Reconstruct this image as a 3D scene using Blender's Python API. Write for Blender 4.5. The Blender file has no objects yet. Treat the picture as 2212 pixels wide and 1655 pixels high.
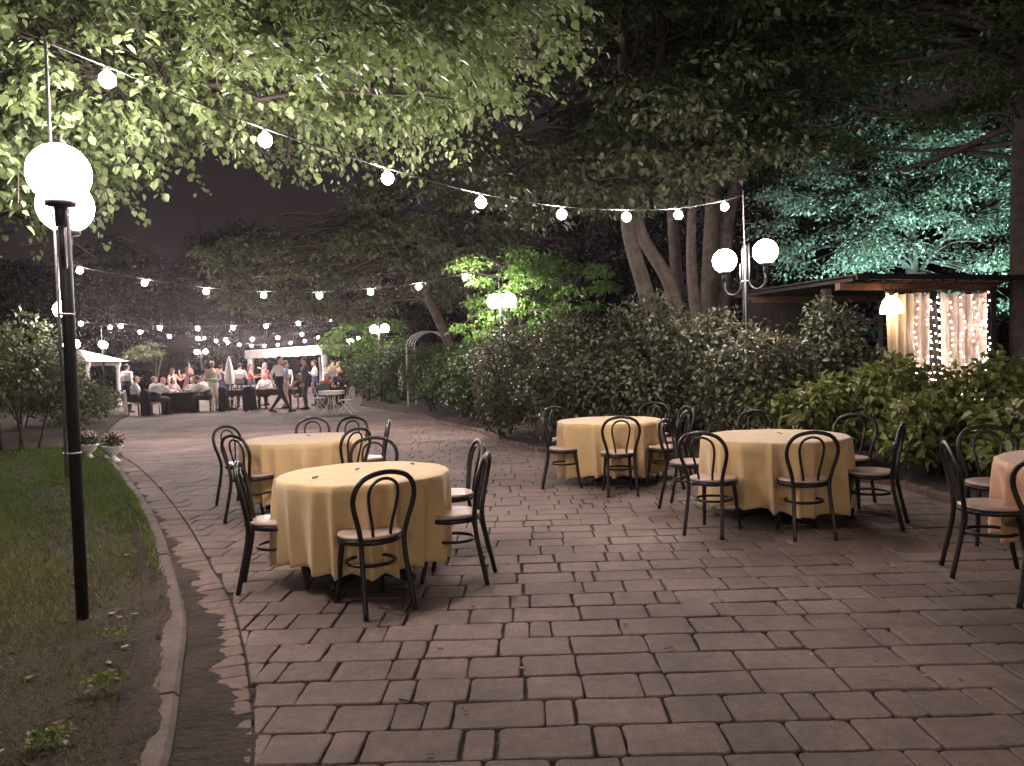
import bpy, math, random
import numpy as np
from mathutils import Vector, Matrix

sc = bpy.context.scene
col = sc.collection
R = math.radians
rng = np.random.default_rng(11)
random.seed(5)

# ------------------------------------------------------------------ camera
cam_data = bpy.data.cameras.new('camera')
cam = bpy.data.objects.new('camera', cam_data)
col.objects.link(cam)
cam_data.sensor_width = 36.0
cam_data.lens = 36.0 * 1680 / 2212
cam_data.clip_start = 0.05
cam_data.clip_end = 1500
cam.matrix_world = Matrix.Translation((0, 0, 1.53)) @ Matrix.Rotation(R(90 - 1.62), 4, 'X') @ Matrix.Rotation(R(-1.8), 4, 'Z')
sc.camera = cam

# ------------------------------------------------------------------ night sky (faint, light-polluted)
world = bpy.data.worlds.new('World')
sc.world = world
world.use_nodes = True
wn = world.node_tree
wn.nodes.clear()
sky = wn.nodes.new('ShaderNodeTexSky')
sky.sky_type = 'NISHITA'
sky.sun_disc = False
sky.sun_elevation = R(-4)
sky.sun_rotation = R(200)
mixc = wn.nodes.new('ShaderNodeMix')
mixc.data_type = 'RGBA'
mixc.inputs[0].default_value = 0.9
wn.links.new(sky.outputs[0], mixc.inputs[6])
mixc.inputs[7].default_value = (0.30, 0.215, 0.235, 1)
bg = wn.nodes.new('ShaderNodeBackground')
bg.inputs[1].default_value = 0.034
wo = wn.nodes.new('ShaderNodeOutputWorld')
wn.links.new(mixc.outputs[2], bg.inputs[0])
wn.links.new(bg.outputs[0], wo.inputs[0])

# ------------------------------------------------------------------ exposure and sampling
sc.view_settings.view_transform = 'Standard'
sc.view_settings.look = 'None'
sc.view_settings.exposure = 1.35
sc.view_settings.gamma = 1.0
sc.render.engine = 'CYCLES'
cy = sc.cycles
cy.use_denoising = True
cy.use_adaptive_sampling = True
cy.adaptive_threshold = 0.03
cy.max_bounces = 4
cy.diffuse_bounces = 2
cy.glossy_bounces = 2
cy.transmission_bounces = 3
cy.transparent_max_bounces = 6
cy.volume_bounces = 0
cy.sample_clamp_indirect = 3.0
cy.sample_clamp_direct = 0.0

GLOBE, BULB, PENDANT, FAIRY, TEAL = 44.0, 330.0, 8.0, 38.0, 2000.0
HAZE = 0.0004

# ================================================================== helpers
def lnk(o, parent=None):
    col.objects.link(o)
    if parent is not None:
        o.parent = parent
    return o

def tag(o, label=None, cat=None, group=None, kind=None):
    if label: o['label'] = label
    if cat: o['category'] = cat
    if group: o['group'] = group
    if kind: o['kind'] = kind
    return o

def empty(name, loc=(0, 0, 0), rz=0.0):
    o = bpy.data.objects.new(name, None)
    o.empty_display_size = 0.1
    o.location = loc
    o.rotation_euler = (0, 0, rz)
    return lnk(o)

def copy_tree(o, parent=None):
    c = o.copy()
    col.objects.link(c)
    c.parent = parent
    for ch in o.children:
        copy_tree(ch, c)
    return c

class MB:
    def __init__(s):
        s.v, s.f = [], []
    def add(s, v, f):
        n = len(s.v)
        s.v += [tuple(p) for p in v]
        s.f += [tuple(i + n for i in q) for q in f]
        return s
    def box(s, c, d, rz=0.0):
        x, y, z = d[0] / 2, d[1] / 2, d[2] / 2
        co, si = math.cos(rz), math.sin(rz)
        vs = []
        for a in (-x, x):
            for b in (-y, y):
                for e in (-z, z):
                    vs.append((c[0] + a * co - b * si, c[1] + a * si + b * co, c[2] + e))
        return s.add(vs, [(0, 1, 3, 2), (4, 6, 7, 5), (0, 4, 5, 1), (2, 3, 7, 6), (0, 2, 6, 4), (1, 5, 7, 3)])
    def tube(s, pts, rad, n=8, caps=True, closed=False):
        pts = [Vector(p) for p in pts]
        m = len(pts)
        rads = rad if isinstance(rad, (list, tuple)) else [rad] * m
        prev = None
        vs, fs = [], []
        for i, p in enumerate(pts):
            if closed:
                t = pts[(i + 1) % m] - pts[i - 1]
            else:
                t = pts[min(i + 1, m - 1)] - pts[max(i - 1, 0)]
            t = t.normalized() if t.length > 1e-9 else Vector((0, 0, 1))
            if prev is None:
                a = Vector((0, 0, 1)) if abs(t.z) < 0.9 else Vector((1, 0, 0))
                u = t.cross(a).normalized()
            else:
                u = (prev - t * prev.dot(t))
                u = u.normalized() if u.length > 1e-6 else t.orthogonal().normalized()
            prev = u
            w = t.cross(u)
            for k in range(n):
                an = 2 * math.pi * k / n
                vs.append(p + (u * math.cos(an) + w * math.sin(an)) * rads[i])
        for i in range(m if closed else m - 1):
            j = (i + 1) % m
            for k in range(n):
                l = (k + 1) % n
                fs.append((i * n + k, i * n + l, j * n + l, j * n + k))
        if caps and not closed:
            fs.append(tuple(range(n - 1, -1, -1)))
            fs.append(tuple((m - 1) * n + k for k in range(n)))
        return s.add(vs, fs)
    def lathe(s, prof, n=24, c=(0, 0, 0)):
        vs, fs = [], []
        for (r, z) in prof:
            for k in range(n):
                a = 2 * math.pi * k / n
                vs.append((c[0] + r * math.cos(a), c[1] + r * math.sin(a), c[2] + z))
        m = len(prof)
        for i in range(m - 1):
            for k in range(n):
                l = (k + 1) % n
                fs.append((i * n + k, i * n + l, (i + 1) * n + l, (i + 1) * n + k))
        if prof[0][0] > 1e-6: fs.append(tuple(range(n - 1, -1, -1)))
        if prof[-1][0] > 1e-6: fs.append(tuple((m - 1) * n + k for k in range(n)))
        return s.add(vs, fs)
    def ball(s, c, r, n=16, m=10, sc3=(1, 1, 1)):
        vs, fs = [], []
        for i in range(m + 1):
            t = math.pi * i / m
            for k in range(n):
                a = 2 * math.pi * k / n
                vs.append((c[0] + r * sc3[0] * math.sin(t) * math.cos(a), c[1] + r * sc3[1] * math.sin(t) * math.sin(a), c[2] + r * sc3[2] * math.cos(t)))
        for i in range(m):
            for k in range(n):
                l = (k + 1) % n
                fs.append((i * n + k, (i + 1) * n + k, (i + 1) * n + l, i * n + l))
        return s.add(vs, fs)
    def build(s, name, mat, parent=None, smooth=False):
        me = bpy.data.meshes.new(name)
        me.from_pydata(s.v, [], s.f)
        me.materials.append(mat)
        if smooth:
            me.polygons.foreach_set('use_smooth', [True] * len(me.polygons))
        me.update()
        return lnk(bpy.data.objects.new(name, me), parent)

def crom(P, n=8):
    """Catmull-Rom through points"""
    P = [np.array(p, float) for p in P]
    Q = [2 * P[0] - P[1]] + P + [2 * P[-1] - P[-2]]
    out = []
    for i in range(1, len(Q) - 2):
        for k in range(n):
            t = k / n
            a, b, c, d = Q[i - 1], Q[i], Q[i + 1], Q[i + 2]
            out.append(0.5 * (2 * b + (c - a) * t + (2 * a - 5 * b + 4 * c - d) * t * t + (-a + 3 * b - 3 * c + d) * t ** 3))
    out.append(P[-1])
    return out

def resample(P, step):
    P = [np.array(p, float) for p in P]
    L = [0.0]
    for a, b in zip(P[:-1], P[1:]): L.append(L[-1] + float(np.linalg.norm(b - a)))
    n = max(2, int(L[-1] / step) + 1)
    A = np.array(P)
    return [np.array([np.interp(t, L, A[:, k]) for k in range(A.shape[1])]) for t in np.linspace(0, L[-1], n)]

# ================================================================== materials
def new_mat(name):
    m = bpy.data.materials.new(name)
    m.use_nodes = True
    nt = m.node_tree
    return m, nt, nt.nodes['Principled BSDF']

def mat(name, c1, c2=None, rough=0.6, metal=0.0, scale=6.0, detail=4.0, bump=0.0, bscale=40.0, spec=0.5, coat=0.0, sheen=0.0, objvar=0.0):
    m, nt, p = new_mat(name)
    p.inputs['Roughness'].default_value = rough
    p.inputs['Metallic'].default_value = metal
    p.inputs['Specular IOR Level'].default_value = spec
    p.inputs['Coat Weight'].default_value = coat
    p.inputs['Sheen Weight'].default_value = sheen
    tc = nt.nodes.new('ShaderNodeTexCoord')
    if c2 is None: c2 = tuple(x * 0.75 for x in c1)
    n = nt.nodes.new('ShaderNodeTexNoise')
    n.inputs['Scale'].default_value = scale
    n.inputs['Detail'].default_value = detail
    nt.links.new(tc.outputs['Object'], n.inputs['Vector'])
    r = nt.nodes.new('ShaderNodeValToRGB')
    r.color_ramp.elements[0].position = 0.3
    r.color_ramp.elements[1].position = 0.7
    r.color_ramp.elements[0].color = (*c2, 1)
    r.color_ramp.elements[1].color = (*c1, 1)
    nt.links.new(n.outputs['Fac'], r.inputs['Fac'])
    out = r.outputs['Color']
    if objvar:
        oi = nt.nodes.new('ShaderNodeObjectInfo')
        mr = nt.nodes.new('ShaderNodeMapRange')
        mr.inputs['To Min'].default_value = 1 - objvar
        mr.inputs['To Max'].default_value = 1 + objvar
        nt.links.new(oi.outputs['Random'], mr.inputs['Value'])
        hs = nt.nodes.new('ShaderNodeHueSaturation')
        nt.links.new(mr.outputs[0], hs.inputs['Value'])
        nt.links.new(out, hs.inputs['Color'])
        out = hs.outputs['Color']
    nt.links.new(out, p.inputs['Base Color'])
    if bump:
        b = nt.nodes.new('ShaderNodeTexNoise')
        b.inputs['Scale'].default_value = bscale
        b.inputs['Detail'].default_value = 5
        nt.links.new(tc.outputs['Object'], b.inputs['Vector'])
        bp = nt.nodes.new('ShaderNodeBump')
        bp.inputs['Strength'].default_value = bump
        bp.inputs['Distance'].default_value = 0.02
        nt.links.new(b.outputs['Fac'], bp.inputs['Height'])
        nt.links.new(bp.outputs[0], p.inputs['Normal'])
    return m

def leaf_mat(name, c1, c2, rough=0.45, trans=0.3, spec=0.4):
    m, nt, p = new_mat(name)
    at = nt.nodes.new('ShaderNodeAttribute')
    at.attribute_name = 'rnd'
    r = nt.nodes.new('ShaderNodeValToRGB')
    r.color_ramp.elements[0].color = (*c1, 1)
    r.color_ramp.elements[1].color = (*c2, 1)
    nt.links.new(at.outputs['Fac'], r.inputs['Fac'])
    nt.links.new(r.outputs[0], p.inputs['Base Color'])
    p.inputs['Roughness'].default_value = rough
    p.inputs['Specular IOR Level'].default_value = spec
    tr = nt.nodes.new('ShaderNodeBsdfTranslucent')
    hs = nt.nodes.new('ShaderNodeHueSaturation')
    hs.inputs['Saturation'].default_value = 1.15
    hs.inputs['Value'].default_value = 1.3
    nt.links.new(r.outputs[0], hs.inputs['Color'])
    nt.links.new(hs.outputs[0], tr.inputs['Color'])
    mx = nt.nodes.new('ShaderNodeMixShader')
    mx.inputs[0].default_value = trans
    nt.links.new(p.outputs[0], mx.inputs[1])
    nt.links.new(tr.outputs[0], mx.inputs[2])
    nt.links.new(mx.outputs[0], nt.nodes['Material Output'].inputs['Surface'])
    return m

def glow(name, c, s):
    m = bpy.data.materials.new(name)
    m.use_nodes = True
    nt = m.node_tree
    nt.nodes.clear()
    e = nt.nodes.new('ShaderNodeEmission')
    e.inputs[0].default_value = (*c, 1)
    e.inputs[1].default_value = s
    o = nt.nodes.new('ShaderNodeOutputMaterial')
    nt.links.new(e.outputs[0], o.inputs[0])
    return m

M = {}
M['paver'] = mat('paver_concrete', (.24, .18, .152), (.185, .14, .12), rough=.78, scale=3.2, detail=8, bump=.3, bscale=70, objvar=.10)
def paver_mat(name, c1, c2, var):
    m = mat(name, c1, c2, rough=.8, scale=5.5, detail=8, bump=.4, bscale=85, objvar=var)
    nt = m.node_tree; p = nt.nodes['Principled BSDF']
    src = p.inputs['Base Color'].links[0].from_socket
    tc = nt.nodes.new('ShaderNodeTexCoord')
    for sc_, lo, hi, det in ((.85, .55, 1.25, 6), (150, .7, 1.25, 3), (17, .82, 1.12, 8)):
        n = nt.nodes.new('ShaderNodeTexNoise'); n.inputs['Scale'].default_value = sc_; n.inputs['Detail'].default_value = det
        nt.links.new(tc.outputs['Object'], n.inputs['Vector'])
        mr = nt.nodes.new('ShaderNodeMapRange'); mr.inputs['From Min'].default_value = .3; mr.inputs['From Max'].default_value = .7
        mr.inputs['To Min'].default_value = lo; mr.inputs['To Max'].default_value = hi
        nt.links.new(n.outputs['Fac'], mr.inputs['Value'])
        mx = nt.nodes.new('ShaderNodeVectorMath'); mx.operation = 'SCALE'
        nt.links.new(src, mx.inputs[0]); nt.links.new(mr.outputs[0], mx.inputs['Scale'])
        src = mx.outputs[0]
    nt.links.new(src, p.inputs['Base Color'])
    return m
M['paver'] = paver_mat('paver_concrete', (.222, .160, .134), (.17, .124, .105), .13)
M['edge_paver'] = paver_mat('edge_paver_concrete', (.22, .152, .124), (.165, .115, .095), .12)
M['joint'] = mat('joint_soil', (.075, .055, .04), (.035, .026, .02), rough=.95, scale=12, bump=.6, bscale=90)
M['kerb'] = paver_mat('kerb_concrete', (.155, .113, .092), (.095, .07, .056), .08)
M['brick'] = mat('edging_brick', (.16, .09, .07), (.08, .05, .042), rough=.85, scale=9, bump=.5, bscale=60, objvar=.25)
M['soil'] = mat('bare_soil', (.06, .039, .028), (.022, .015, .011), rough=.95, scale=3.2, detail=10, bump=.9, bscale=28)
M['bed_soil'] = mat('bed_mulch', (.05, .035, .026), (.018, .013, .01), rough=.95, scale=14, detail=8, bump=1.0, bscale=40)
M['lawn_soil'] = mat('lawn_ground', (.034, .03, .014), (.036, .024, .017), rough=.95, scale=2.3, detail=9, bump=1.0, bscale=30)
M['ground'] = mat('ground_grass_earth', (.04, .045, .02), (.03, .025, .018), rough=.95, scale=.7, detail=8, bump=.5, bscale=8)
M['black_wood'] = mat('black_bentwood', (.014, .010, .009), (.008, .006, .006), rough=.4, scale=9, spec=.4, coat=.1)
M['seat'] = mat('tan_seat_ply', (.50, .36, .29), (.42, .30, .24), rough=.42, scale=14, coat=.15)
M['cloth'] = mat('gold_damask_cloth', (.61, .43, .215), (.53, .365, .17), rough=.85, scale=5, detail=6, sheen=.35, spec=.15, bump=.3, bscale=9)
M['cloth_pink'] = mat('gold_damask_pink_lit', (.62, .36, .2), (.55, .31, .17), rough=.62, scale=7, detail=2, sheen=.25, bump=.08, bscale=160)  # gold cloth again, pinkish lamplight painted into its colour
M['iron'] = mat('black_painted_iron', (.016, .015, .015), (.009, .009, .009), rough=.45, scale=12, spec=.5)
M['pole_steel'] = mat('dull_steel', (.32, .3, .3), (.2, .19, .19), rough=.5, metal=.6, scale=20)
M['wire'] = mat('cable_rubber', (.03, .03, .028), (.02, .02, .02), rough=.5)
M['white_paint'] = mat('white_paint', (.74, .70, .66), (.6, .56, .52), rough=.5, scale=8)
M['white_tent'] = mat('white_tent_vinyl', (.8, .76, .74), (.7, .66, .64), rough=.5, scale=3)
M['bark'] = mat('tree_bark', (.105, .08, .066), (.045, .034, .028), rough=.9, scale=7, detail=9, bump=1.0, bscale=16)
M['dark_bark'] = mat('dark_tree_bark', (.05, .038, .03), (.02, .015, .012), rough=.92, scale=7, detail=9, bump=1.0, bscale=16)
M['wood'] = mat('red_brown_timber', (.14, .055, .03), (.07, .028, .018), rough=.6, scale=5, detail=6, bump=.3, bscale=30)
M['dark_wood'] = mat('dark_timber', (.016, .010, .008), (.008, .006, .005), rough=.8, scale=5, detail=6, bump=.3, bscale=30)
M['curtain'] = mat('cream_voile', (.74, .6, .5), (.62, .5, .42), rough=.8, scale=3, sheen=.3)
M['black_cover'] = mat('black_fabric', (.014, .012, .015), (.009, .008, .01), rough=.85, scale=8, sheen=.1)
M['wine_cloth'] = mat('wine_brown_fabric', (.06, .03, .03), (.04, .02, .02), rough=.8, scale=8)
M['white_cloth'] = mat('white_fabric', (.74, .70, .67), (.64, .6, .57), rough=.75, scale=8)
M['glass_ware'] = mat('clear_glassware', (.75, .75, .78), (.6, .6, .65), rough=.08, scale=4, spec=.8)
M['terracotta'] = mat('white_urn', (.8, .76, .74), (.72, .67, .65), rough=.6, scale=10)
M['dead_leaf'] = mat('dry_leaf', (.2, .14, .08), (.09, .055, .03), rough=.8, scale=30, objvar=.4)
M['pale_leaf'] = mat('pale_dry_petal', (.42, .36, .3), (.3, .24, .2), rough=.8, scale=30, objvar=.3)
M['grey_green'] = mat('grey_green_board', (.1, .13, .12), (.07, .09, .085), rough=.6, scale=4)
M['globe'] = glow('lit_opal_globe', (1, .89, .84), GLOBE)
M['bulb'] = glow('lit_bulb', (1, .84, .81), BULB)
M['bulb_far'] = glow('lit_bulb_bright', (1, .84, .81), BULB * 1.8)
M['pendant'] = glow('lit_pendant_shade', (1, .72, .38), PENDANT)
M['fairy'] = glow('lit_fairy_bulb', (1, .78, .7), FAIRY)
M['lf_linden'] = leaf_mat('linden_leaf', (.085, .125, .045), (.23, .285, .14), trans=.3)
M['lf_maple'] = leaf_mat('maple_leaf', (.012, .02, .009), (.085, .10, .042), trans=.2)
M['lf_mid'] = leaf_mat('tree_leaf_olive', (.022, .034, .014), (.15, .165, .08), trans=.25)
M['lf_green'] = leaf_mat('tree_leaf_bright', (.07, .15, .03), (.15, .25, .06), trans=.3)
M['lf_shrub'] = leaf_mat('shrub_leaf_grey', (.02, .026, .014), (.175, .175, .11), trans=.2, rough=.35)
M['lf_dark'] = leaf_mat('hedge_leaf_dark', (.03, .05, .022), (.075, .11, .042), trans=.2, rough=.35)
M['lf_hydr'] = leaf_mat('hydrangea_leaf', (.08, .11, .03), (.25, .27, .09), trans=.25, rough=.45)
M['lf_right'] = leaf_mat('right_tree_leaf', (.04, .06, .035), (.27, .31, .23), trans=.3, rough=.32, spec=.6)
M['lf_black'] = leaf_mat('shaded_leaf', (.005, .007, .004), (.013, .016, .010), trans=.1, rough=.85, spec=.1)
M['lf_box'] = leaf_mat('box_leaf', (.02, .05, .022), (.04, .09, .04), trans=.15)
M['grass'] = leaf_mat('grass_blade', (.055, .125, .024), (.21, .175, .085), trans=.3, rough=.6)
M['flower'] = leaf_mat('pale_flower', (.45, .38, .32), (.7, .62, .56), trans=.3, rough=.6)
M['flower_pink'] = leaf_mat('pink_flower', (.6, .42, .4), (.75, .6, .58), trans=.3, rough=.6)

# ================================================================== leaves
def soup(name, V, n_per, faces, rnd, material, parent=None):
    """V (n,k,3) repeated small shapes with the same face list"""
    n, k = V.shape[0], V.shape[1]
    verts = V.reshape(-1, 3).astype(np.float32)
    base = (np.arange(n) * k)[:, None]
    li, ls = [], []
    per = np.concatenate([np.array(f) for f in faces])
    loops = (base + per[None, :]).reshape(-1).astype(np.int32)
    tot = np.array([len(f) for f in faces])
    st = np.concatenate([[0], np.cumsum(tot)[:-1]])
    starts = (np.arange(n)[:, None] * tot.sum() + st[None, :]).reshape(-1).astype(np.int32)
    me = bpy.data.meshes.new(name)
    me.vertices.add(len(verts))
    me.vertices.foreach_set('co', verts.reshape(-1))
    me.loops.add(len(loops))
    me.loops.foreach_set('vertex_index', loops)
    me.polygons.add(len(starts))
    me.polygons.foreach_set('loop_start', starts)
    me.update(calc_edges=True)
    a = me.attributes.new('rnd', 'FLOAT', 'POINT')
    a.data.foreach_set('value', np.repeat(rnd, k).astype(np.float32))
    me.materials.append(material)
    return lnk(bpy.data.objects.new(name, me), parent)

def nrm(a):
    return a / np.maximum(np.linalg.norm(a, axis=1, keepdims=True), 1e-9)

def leaves(name, P, D, N, L, material, parent=None, width=.62, fold=.12, six=False, rnd=None):
    n = len(P)
    D = nrm(D)
    S = nrm(np.cross(D, N))
    N = np.cross(S, D)
    L = np.broadcast_to(np.asarray(L, float), (n,))[:, None]
    W = L * width / 2
    if rnd is None: rnd = rng.random(n)
    c = rng.uniform(-.05, .25, (n, 1)) * L
    if six:
        V = np.stack([P, P + D * L * .28 + S * W * .9 + N * L * fold, P + D * L * .62 + S * W * .8 + N * (L * fold - c * .4), P + D * L - N * c,
                      P + D * L * .62 - S * W * .8 + N * (L * fold - c * .4), P + D * L * .28 - S * W * .9 + N * L * fold], 1)
        F = [(0, 1, 2, 3), (0, 3, 4, 5)]
    else:
        V = np.stack([P, P + D * L * .42 + S * W + N * L * fold, P + D * L - N * c, P + D * L * .42 - S * W + N * L * fold], 1)
        F = [(0, 1, 2), (0, 2, 3)]
    return soup(name, V, 0, F, rnd, material, parent)

def rand_dirs(n):
    return nrm(rng.normal(size=(n, 3)))

def blob_leaves(blobs, n, shell=.55):
    """points spread through ellipsoids, thicker towards the skin. blobs: (cx,cy,cz,rx,ry,rz)"""
    B = np.array(blobs, float)
    w = (B[:, 3] * B[:, 4] + B[:, 3] * B[:, 5] + B[:, 4] * B[:, 5])
    pick = rng.choice(len(B), n, p=w / w.sum())
    d = rand_dirs(n)
    r = shell + (1 - shell) * rng.random(n) ** .6
    r *= 1 + .10 * rng.normal(size=n)
    # uneven outline
    r *= 1 + .13 * np.sin(d[:, 0] * 7 + pick * 1.7) * np.cos(d[:, 2] * 6 + pick) + .08 * np.sin(d[:, 1] * 13 + pick * 2.3)
    P = B[pick, :3] + d * B[pick, 3:] * r[:, None]
    return P, d

def shrub(name, loc, label, cat, blobs, n, L, material, group=None, seed=0, stems=5, flowers=0, six=False, droop=.35, sub=10, bark='dark_bark', flower_mat='flower', clip=None):
    """blobs relative to loc"""
    x0, y0, z0 = loc
    t = empty(name, loc)
    tag(t, label, cat, group)
    rs = np.random.default_rng(seed + 100)
    sb = []
    for (cx, cy, cz, rx, ry, rz) in blobs:
        sb.append((cx, cy, cz, rx * .8, ry * .8, rz * .8))
        for k in range(sub):
            d = rs.normal(size=3)
            d /= np.linalg.norm(d)
            if d[2] < -.5: d[2] *= -1
            q = rs.uniform(.28, .5)
            sb.append((cx + d[0] * rx * .72, cy + d[1] * ry * .72, cz + d[2] * rz * .72, rx * q, ry * q, rz * q * .8))
    P, d = blob_leaves(sb, n)
    keep = P[:, 2] > .04
    P, d = P[keep], d[keep]
    if clip is not None:
        k2 = clip(P[:, 0] + x0, P[:, 1] + y0)
        P, d = P[k2], d[k2]
    m = len(P)
    D = d * .9 + rng.normal(size=(m, 3)) * .55 + np.array([0, 0, -droop])
    N = d + np.array([0, 0, .8]) + rng.normal(size=(m, 3)) * .45
    leaves('foliage', P, D, N, L * rng.uniform(.65, 1.2, m), material, t, six=six)
    for k in range(stems):
        b = blobs[k % len(blobs)]
        p0 = np.array([b[0] * .5 + rs.uniform(-.1, .1), b[1] * .5 + rs.uniform(-.1, .1), 0])
        p1 = np.array([b[0] + rs.uniform(-.5, .5) * b[3], b[1] + rs.uniform(-.5, .5) * b[4], b[2] + b[5] * .5])
        mid = (p0 + p1) / 2 + rs.uniform(-.1, .1, 3)
        MB().tube(crom([p0, mid, p1], 4), list(np.linspace(.022, .007, 9)), 5).build('stem', M[bark], t)
    if flowers:
        idx = rng.choice(m, flowers, replace=False)
        q = P[idx] + d[idx] * L * .5
        q = np.repeat(q, 14, 0) + rng.normal(size=(flowers * 14, 3)) * L * .26
        leaves('flower_head', q, rand_dirs(len(q)), rand_dirs(len(q)), L * .32, M[flower_mat], t, width=.9, fold=0)['kind'] = 'stuff'
    return t

def limb_path(a, b, bend, rs, k=6):
    a, b = np.array(a, float), np.array(b, float)
    m = (a + b) / 2 + rs.normal(size=3) * bend * np.linalg.norm(b - a) + np.array([0, 0, .06 * np.linalg.norm(b - a)])
    return crom([a, m, b], k)

def tree(name, loc, label, trunks, crowns, nclus, per, L, material, bark='bark', group=None, seed=0, clr=(.5, .9), flat=.45, droop=.4, six=False, twigs=True, yellow=0):
    """trunks: list of (pts, r0, r1) ; crowns: ellipsoids; all relative to loc"""
    t = empty(name, loc)
    tag(t, label, 'tree', group)
    rs = np.random.default_rng(seed)
    ends = []
    for pts, r0, r1 in trunks:
        P = crom(pts, 6)
        MB().tube(P, list(np.linspace(r0, r1, len(P))), 10).build('trunk', M[bark], t, True)
        ends += [np.array(p) for p in P[len(P) // 3:]]
    C = np.array(crowns, float)
    vol = C[:, 3] * C[:, 4] * C[:, 5]
    cl = []
    lm = MB()
    for k in range(nclus):
        b = C[rs.choice(len(C), p=vol / vol.sum())]
        d = rs.normal(size=3)
        d /= np.linalg.norm(d)
        p = b[:3] + d * b[3:] * rs.uniform(.35, 1.0) ** .5
        r = rs.uniform(*clr)
        cl.append((p[0], p[1], p[2], r, r, r * flat))
        if twigs and ends:
            E_ = np.array(ends)
            cand = E_[np.argsort(np.linalg.norm((E_ - p) * np.array([1, 1, 1.6]), axis=1))[:4]]
            e = cand[rs.integers(len(cand))]
            ln = np.linalg.norm(p - e)
            if ln < 5:
                Q = limb_path(e, p, .1, rs, 4)
                lm.tube(Q, list(np.linspace(.018 + .012 * ln, .006, len(Q))), 5, caps=False)
    if lm.v: lm.build('limbs', M['dark_bark'], t, True)['kind'] = 'stuff'
    n = nclus * per
    B = np.array(cl)
    pick = rng.choice(len(B), n)
    d = rand_dirs(n)
    rr = rng.random(n) ** .5
    P = B[pick, :3] + d * B[pick, 3:] * rr[:, None]
    # sprays hang a little towards their rim
    hor = np.hypot(d[:, 0], d[:, 1]) * rr
    P[:, 2] -= B[pick, 3] * .28 * hor ** 2
    out = np.stack([d[:, 0], d[:, 1], np.zeros(n)], 1)
    D = out + rng.normal(size=(n, 3)) * .5 + np.array([0, 0, -droop])
    N = np.array([0, 0, 1.0]) + rng.normal(size=(n, 3)) * .45
    leaves('crown', P, D, N, L * rng.uniform(.65, 1.2, n), material, t, six=six)
    return t

# ================================================================== curves of the place
KERB = resample(crom([(-1.13, 1.6), (-1.2, 2.3), (-1.37, 2.98), (-1.65, 3.75), (-2.0, 4.65), (-2.46, 5.58), (-3.39, 7.39), (-4.47, 9.31), (-6.07, 12.0), (-7.34, 14.05)]), .1)
SOLD = crom([(-.74, 1.6), (-.86, 2.3), (-1.05, 2.96), (-1.22, 3.47), (-1.52, 4.23), (-1.95, 5.2), (-2.5, 6.24), (-3.32, 7.8), (-4.56, 10), (-6.07, 12.53), (-7.1, 14.1)])
SY = np.array([p[1] for p in SOLD] + [16, 18, 22, 26, 28, 34, 45, 62])
SX = np.array([p[0] for p in SOLD] + [-8.2, -9.5, -11.4, -13.1, -13.7, -17.5, -26, -38])
def xl(y): return np.interp(y, SY, SX)
BED = [(4.45, 1.0), (4.42, 5.0), (4.36, 6.65), (4.26, 7.33), (4.25, 8.7), (3.6, 9.55), (2.7, 11.35), (1.3, 11.9), (.38, 13.04), (-.26, 14.73), (-.69, 16.78), (-1.93, 19.76), (-2.8, 23.2), (-5.2, 28.4), (-5.9, 30), (-6.6, 34), (-7.5, 45), (-8, 62)]
BY = np.array([p[1] for p in BED]); BX = np.array([p[0] for p in BED])
def xr(y): return np.interp(y, BY, BX)

def sheet(name, polys, z, material, kind='structure', label=None):
    b = MB()
    for poly in polys:
        b.add([(p[0], p[1], z) for p in poly], [tuple(range(len(poly)))])
    o = b.build(name, material)
    tag(o, label, None, None, kind)
    return o

def strip(name, A, B, za, zb, material, label=None, kind='structure', parent=None, jit=0):
    b = MB()
    n = len(A)
    vs = [(A[i][0], A[i][1], za + random.uniform(-jit, jit)) for i in range(n)] + [(B[i][0], B[i][1], zb + random.uniform(-jit, jit)) for i in range(n)]
    b.add(vs, [(i, i + 1, n + i + 1, n + i) for i in range(n - 1)])
    o = b.build(name, material, parent)
    if kind: tag(o, label, None, None, kind)
    return o

def offset(C, d):
    out = []
    for i, p in enumerate(C):
        t = np.array(C[min(i + 1, len(C) - 1)]) - np.array(C[max(i - 1, 0)])
        t = t / np.linalg.norm(t)
        out.append(np.array(p) + np.array([-t[1], t[0]]) * d)
    return out

# ================================================================== ground
sheet('ground', [[(-500, -300), (500, -300), (500, 700), (-500, 700)]], -.07, M['ground'], label='dark earth and rough grass around the terrace')

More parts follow.
